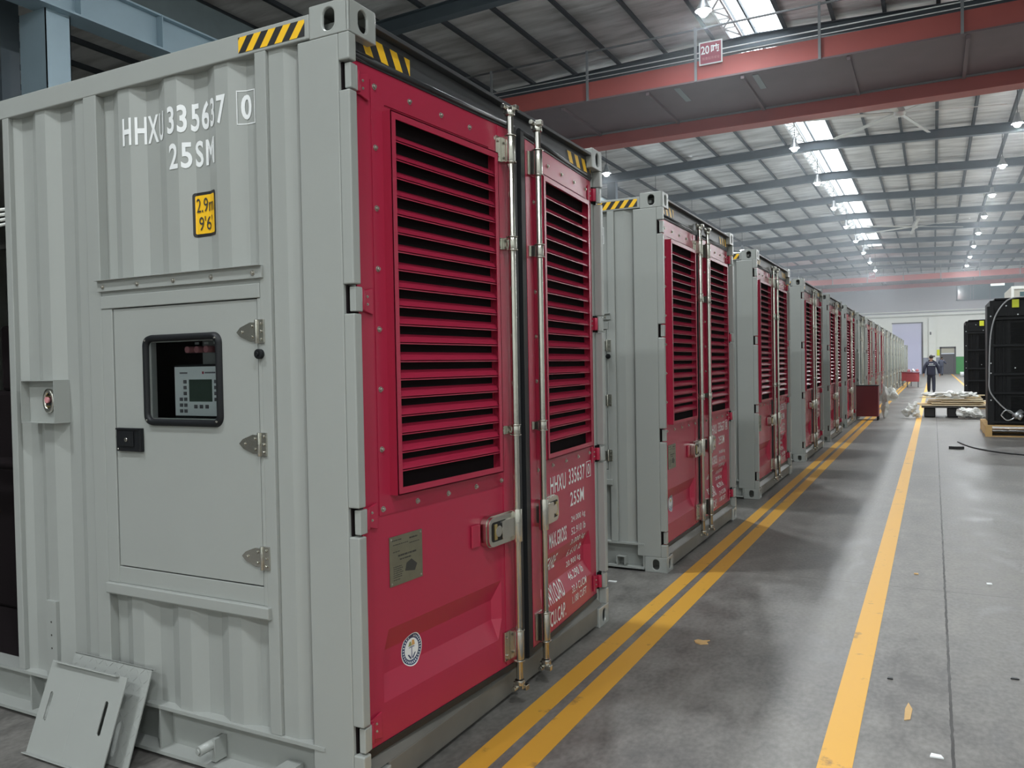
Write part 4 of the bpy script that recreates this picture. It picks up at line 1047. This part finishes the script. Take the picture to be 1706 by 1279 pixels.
def person(loc, rz, label, mj, mt, arms, stride=.16, hair=True, text=False, lean=0.0):
    """walking away (+y is forward)"""
    t = empty('person', loc, rz); tag(t, label, 'person', None)
    L_ = lambda y, z: y+lean*(z-.95)
    pel = (0, 0, .95); Q = (.13, .09)
    legs = []
    for s, st in ((-1, 1), (1, -1)):
        hip = (s*.09, 0, .90); kn = (s*.10, st*stride*.5+.03, .49); an = (s*.10, st*stride, .085 if st > 0 else .10)
        legs.append((hip, kn, an))
    armc = []
    for s, (el, wr) in zip((-1, 1), arms):
        sh = (s*.185, L_(0, 1.42), 1.42); armc.append((s, sh, el, wr))
    head = (0, L_(.02, 1.60), 1.60)
    chains = [[(pel, Q), ((0, L_(0, 1.15), 1.15), (.12, .085)), ((0, L_(0, 1.36), 1.36), (.13, .085)), ((0, L_(0, 1.46), 1.46), (.06, .055)), ((0, L_(.01, 1.52), 1.52), .055), (head, (.085, .095)), ((0, head[1]+.005, 1.68), (.09, .10)), ((0, head[1], 1.74), (.05, .06))]]
    for hip, kn, an in legs: chains.append([(pel, Q), (hip, .08), (kn, .055), (an, .04), ((an[0], an[1]+.10, .04), (.04, .03))])
    for s, sh, el, wr in armc:
        wv = Vector(wr); dv = (wv-Vector(el)).normalized()
        palm = wv+dv*.07
        chains.append([((0, L_(0, 1.36), 1.36), (.13, .085)), (sh, .05), (el, .042), (wr, .028), (tuple(palm), (.035, .018))])
        for q in range(4):
            o_ = Vector((0, .03-.02*q, 0)); chains.append([(tuple(palm), (.035, .018)), (tuple(palm+o_+dv*.035), .0085), (tuple(palm+o_*1.1+dv*(.075-.006*abs(q-1.5))+Vector((-s*.012, 0, 0))), .007)])
        chains.append([(wr, .028), (tuple(wv+Vector((-s*.01, .035, 0))+dv*.03), .0095), (tuple(wv+Vector((-s*.015, .045, 0))+dv*.06), .008)])
    skin_obj('body', chains, M['skin'], t)
    jc = [[((0, 0, .76), (.20, .155)), ((0, 0, .90), (.205, .16)), ((0, L_(0, 1.12), 1.12), (.20, .155)), ((0, L_(0, 1.34), 1.34), (.205, .155)), ((0, L_(0, 1.46), 1.46), (.13, .12)), ((0, L_(.01, 1.535), 1.535), (.095, .09))]]
    for s, sh, el, wr in armc:
        w2 = Vector(el).lerp(Vector(wr), .93); jc.append([((0, L_(0, 1.34), 1.34), (.205, .155)), ((sh[0], sh[1], 1.39), .095), (el, .075), (tuple(w2), .062)])
    J = skin_obj('jacket', jc, mj, t)
    tc = [[((0, 0, 1.02), (.15, .11)), ((0, 0, .87), (.165, .12))]]
    for hip, kn, an in legs: tc.append([((0, 0, .87), (.165, .12)), ((hip[0], hip[1], .80), .095), (kn, .085), ((an[0], an[1]-.005, an[2]-.01), .072)])
    skin_obj('trousers', tc, mt, t)
    for hip, kn, an in legs:
        mb = MB(); mb.prism([(-.09, 0), (.17, 0), (.18, .035), (.10, .065), (.02, .11), (-.08, .11)], lambda u, v, w, an=an: (an[0]+w, an[1]+u, max(0, an[2]-.085)+v), -.045, .045); mb.build('shoe', M['shoe'], t, .012)
    mb = MB(); bm = bmesh.new(); bmesh.ops.create_uvsphere(bm, u_segments=16, v_segments=10, radius=1); vm = {}
    for v in bm.verts: vm[v] = mb.V((head[0]+v.co.x*.086, head[1]-.014+v.co.y*.098, 1.68+v.co.z*(.085 if v.co.z > 0 else .115 if v.co.y < .2 else .01)))
    for f in bm.faces: mb.face([vm[v] for v in f.verts])
    bm.free(); mb.build('hair', M['hair'], t, smooth=True)
    for s in (-1, 1):
        mb = MB(); mb.cyl((s*.068, head[1], 1.63), (s*.088, head[1]-.008, 1.633), .024, 8); mb.build('ear', M['skin'], t)
    mb = MB(); mb.prism([(-.012, 1.605), (.012, 1.605), (.006, 1.645), (-.006, 1.645)], lambda u, v, w: (u, head[1]+w, v), .07, .108)
    for s in (-1, 1): mb.cyl((s*.03, head[1]+.078, 1.65), (s*.03, head[1]+.09, 1.65), .010, 8)
    mb.box(-.022, .022, head[1]+.08, head[1]+.09, 1.575, 1.583); mb.build('face', M['skin'], t)
    if text:
        mb = MB(); rnd = random.Random(2)
        for k in range(4): mb.box(-.085+k*.045, -.055+k*.045, L_(-.168, 1.34), L_(-.150, 1.34), 1.335, 1.365)
        mb.box(-.13, .15, L_(-.168, 1.29), L_(-.150, 1.29), 1.283, 1.295)
        mb.build('back_print', M['white'], t)
    return t
person((1.70, 39.6, 0), .02, 'person in dark navy work jacket walking away behind the packaging heap', M['jacket'], M['trouser'],
       [((-.29, -.04, 1.14), (-.31, -.02, .88)), ((.30, .03, 1.13), (.34, .06, .87))], text=True)
person((2.45, 84.0, 0), -.2, 'person in slate blue overalls far off by the end door', M['jacket2'], M['jacket2'],
       [((-.26, .10, 1.16), (-.18, .28, 1.05)), ((.30, .12, 1.16), (.36, .34, 1.10))], lean=.18)

# ------------------------------------------------------------------ small things
tag(MB().box(2.1, 2.36, WY-.05, WY-.031, 1.9, 2.5).build('wall_notice', M['tag']), 'small yellow notice on the wall left of the far door', 'notice')
mb = MB(); mb.box(1.42, 1.62, WY-.31, WY-.285, 1.75, 1.9); mb.box(1.72, 1.92, WY-.31, WY-.285, 1.75, 1.9); tag(mb.build('switch_box', M['doorgrey']), 'pair of dark switch plates on the white pilaster', 'switch')
tag(MB().box(1.46, 1.6, WY-.34, WY-.281, 4.05, 4.35).build('wall_speaker', M['doorgrey'], None, .02), 'small dark box high on the white pilaster', 'speaker')
for k, (x, y, m_, l) in enumerate(((3.95, 76, 'whiteplastic', 'white bucket standing by the green dado'), (4.25, 75.5, 'blue', 'blue bucket standing by the green dado'))):
    mb = MB(); mb.lathe([(.001, 0), (.15, 0), (.19, .42), (.17, .42), (.14, .03), (.001, .03)], (x, y, 0), 16); tag(mb.build('bucket', M[m_]), l, 'bucket')
def scrap(name, p, pts, m_, label, cat, z=.006):
    mb = MB(); mb.prism([(p[0]+a, p[1]+b) for a, b in pts], lambda u, v, w: (u, v, w), .0005, z); tag(mb.build(name, m_), label, cat)
scrap('dried_leaf', (.62, 2.28), [(-.03, -.02), (0, -.035), (.04, -.01), (.02, .02), (.035, .05), (0, .03), (-.03, .035), (-.045, .01)], M['wood'], 'small yellow dried leaf lying right of the double line', 'leaf')
scrap('wood_sliver', (1.69, 1.75), [(-.012, -.09), (.012, -.07), (.018, .05), (0, .12), (-.012, .04)], M['wood'], 'long pale yellow sliver near the floor joint', 'sliver', .003)
scrap('paper_scrap', (1.80, 1.35), [(-.02, -.015), (.03, -.01), (.02, .015), (-.015, .018)], M['white'], 'small white paper scrap near the floor joint', 'scrap')
scrap('paper_scrap', (2.14, 4.3), [(-.015, -.02), (.02, -.01), (.015, .02), (-.015, .015)], M['white'], 'tiny white scrap beyond the cross joint at the right', 'scrap')
scrap('paper_scrap', (-.30, 3.3), [(-.03, -.01), (.03, -.01), (.03, .015), (-.03, .012)], M['white'], 'white scrap in the gap before the second container', 'scrap')
scrap('dark_pebble', (1.60, 2.15), [(-.012, -.01), (.014, -.008), (.012, .012), (-.01, .012)], M['rubber'], 'dark crumb just right of the single yellow line', 'crumb')
scrap('dark_pebble', (2.15, 2.4), [(-.018, -.01), (.02, -.006), (.01, .01), (-.012, .01)], M['rubber'], 'dark stain-like crumb right of the floor joint', 'crumb')
scrap('leaf_scrap', (1.46+.22, 4.4), [(-.015, -.012), (.015, -.012), (.01, .02), (-.015, .012)], M['wood'], 'small yellow crumb beside the single yellow line', 'leaf')
scrap('rubber_offcut', (2.15, 13.9), [(-.12, -.02), (.0, -.06), (.1, -.03), (.12, .04), (-.05, .05)], M['rubber'], 'black rubber offcut on the floor before the packaging heap', 'offcut', .05)
mb = MB(); mb.tube(smooth([(2.2, 15.2, .012), (2.4, 14.2, .012), (2.8, 13.4, .012), (3.4, 13.0, .012), (4.2, 12.9, .012)]), .012); tag(mb.build('floor_cable', M['rubber']), 'thin black cable lying on the floor before the black radiator', 'cable')

# ------------------------------------------------------------------ thin haze under the roof
hz = bpy.data.materials.new('roof_haze'); hz.use_nodes = True; nt = hz.node_tree; nt.nodes.clear()
out = nt.nodes.new('ShaderNodeOutputMaterial'); vs = nt.nodes.new('ShaderNodeVolumeScatter')
vs.inputs['Color'].default_value = (.86, .93, 1, 1); vs.inputs['Density'].default_value = .0042; vs.inputs['Anisotropy'].default_value = .35
nt.links.new(vs.outputs[0], out.inputs['Volume'])
tag(MB().box(XL+.3, XR-.3, 12, WY-.5, 3.3, 9.95).build('roof_haze', hz), 'thin bluish welding haze under the lamps', 'haze')
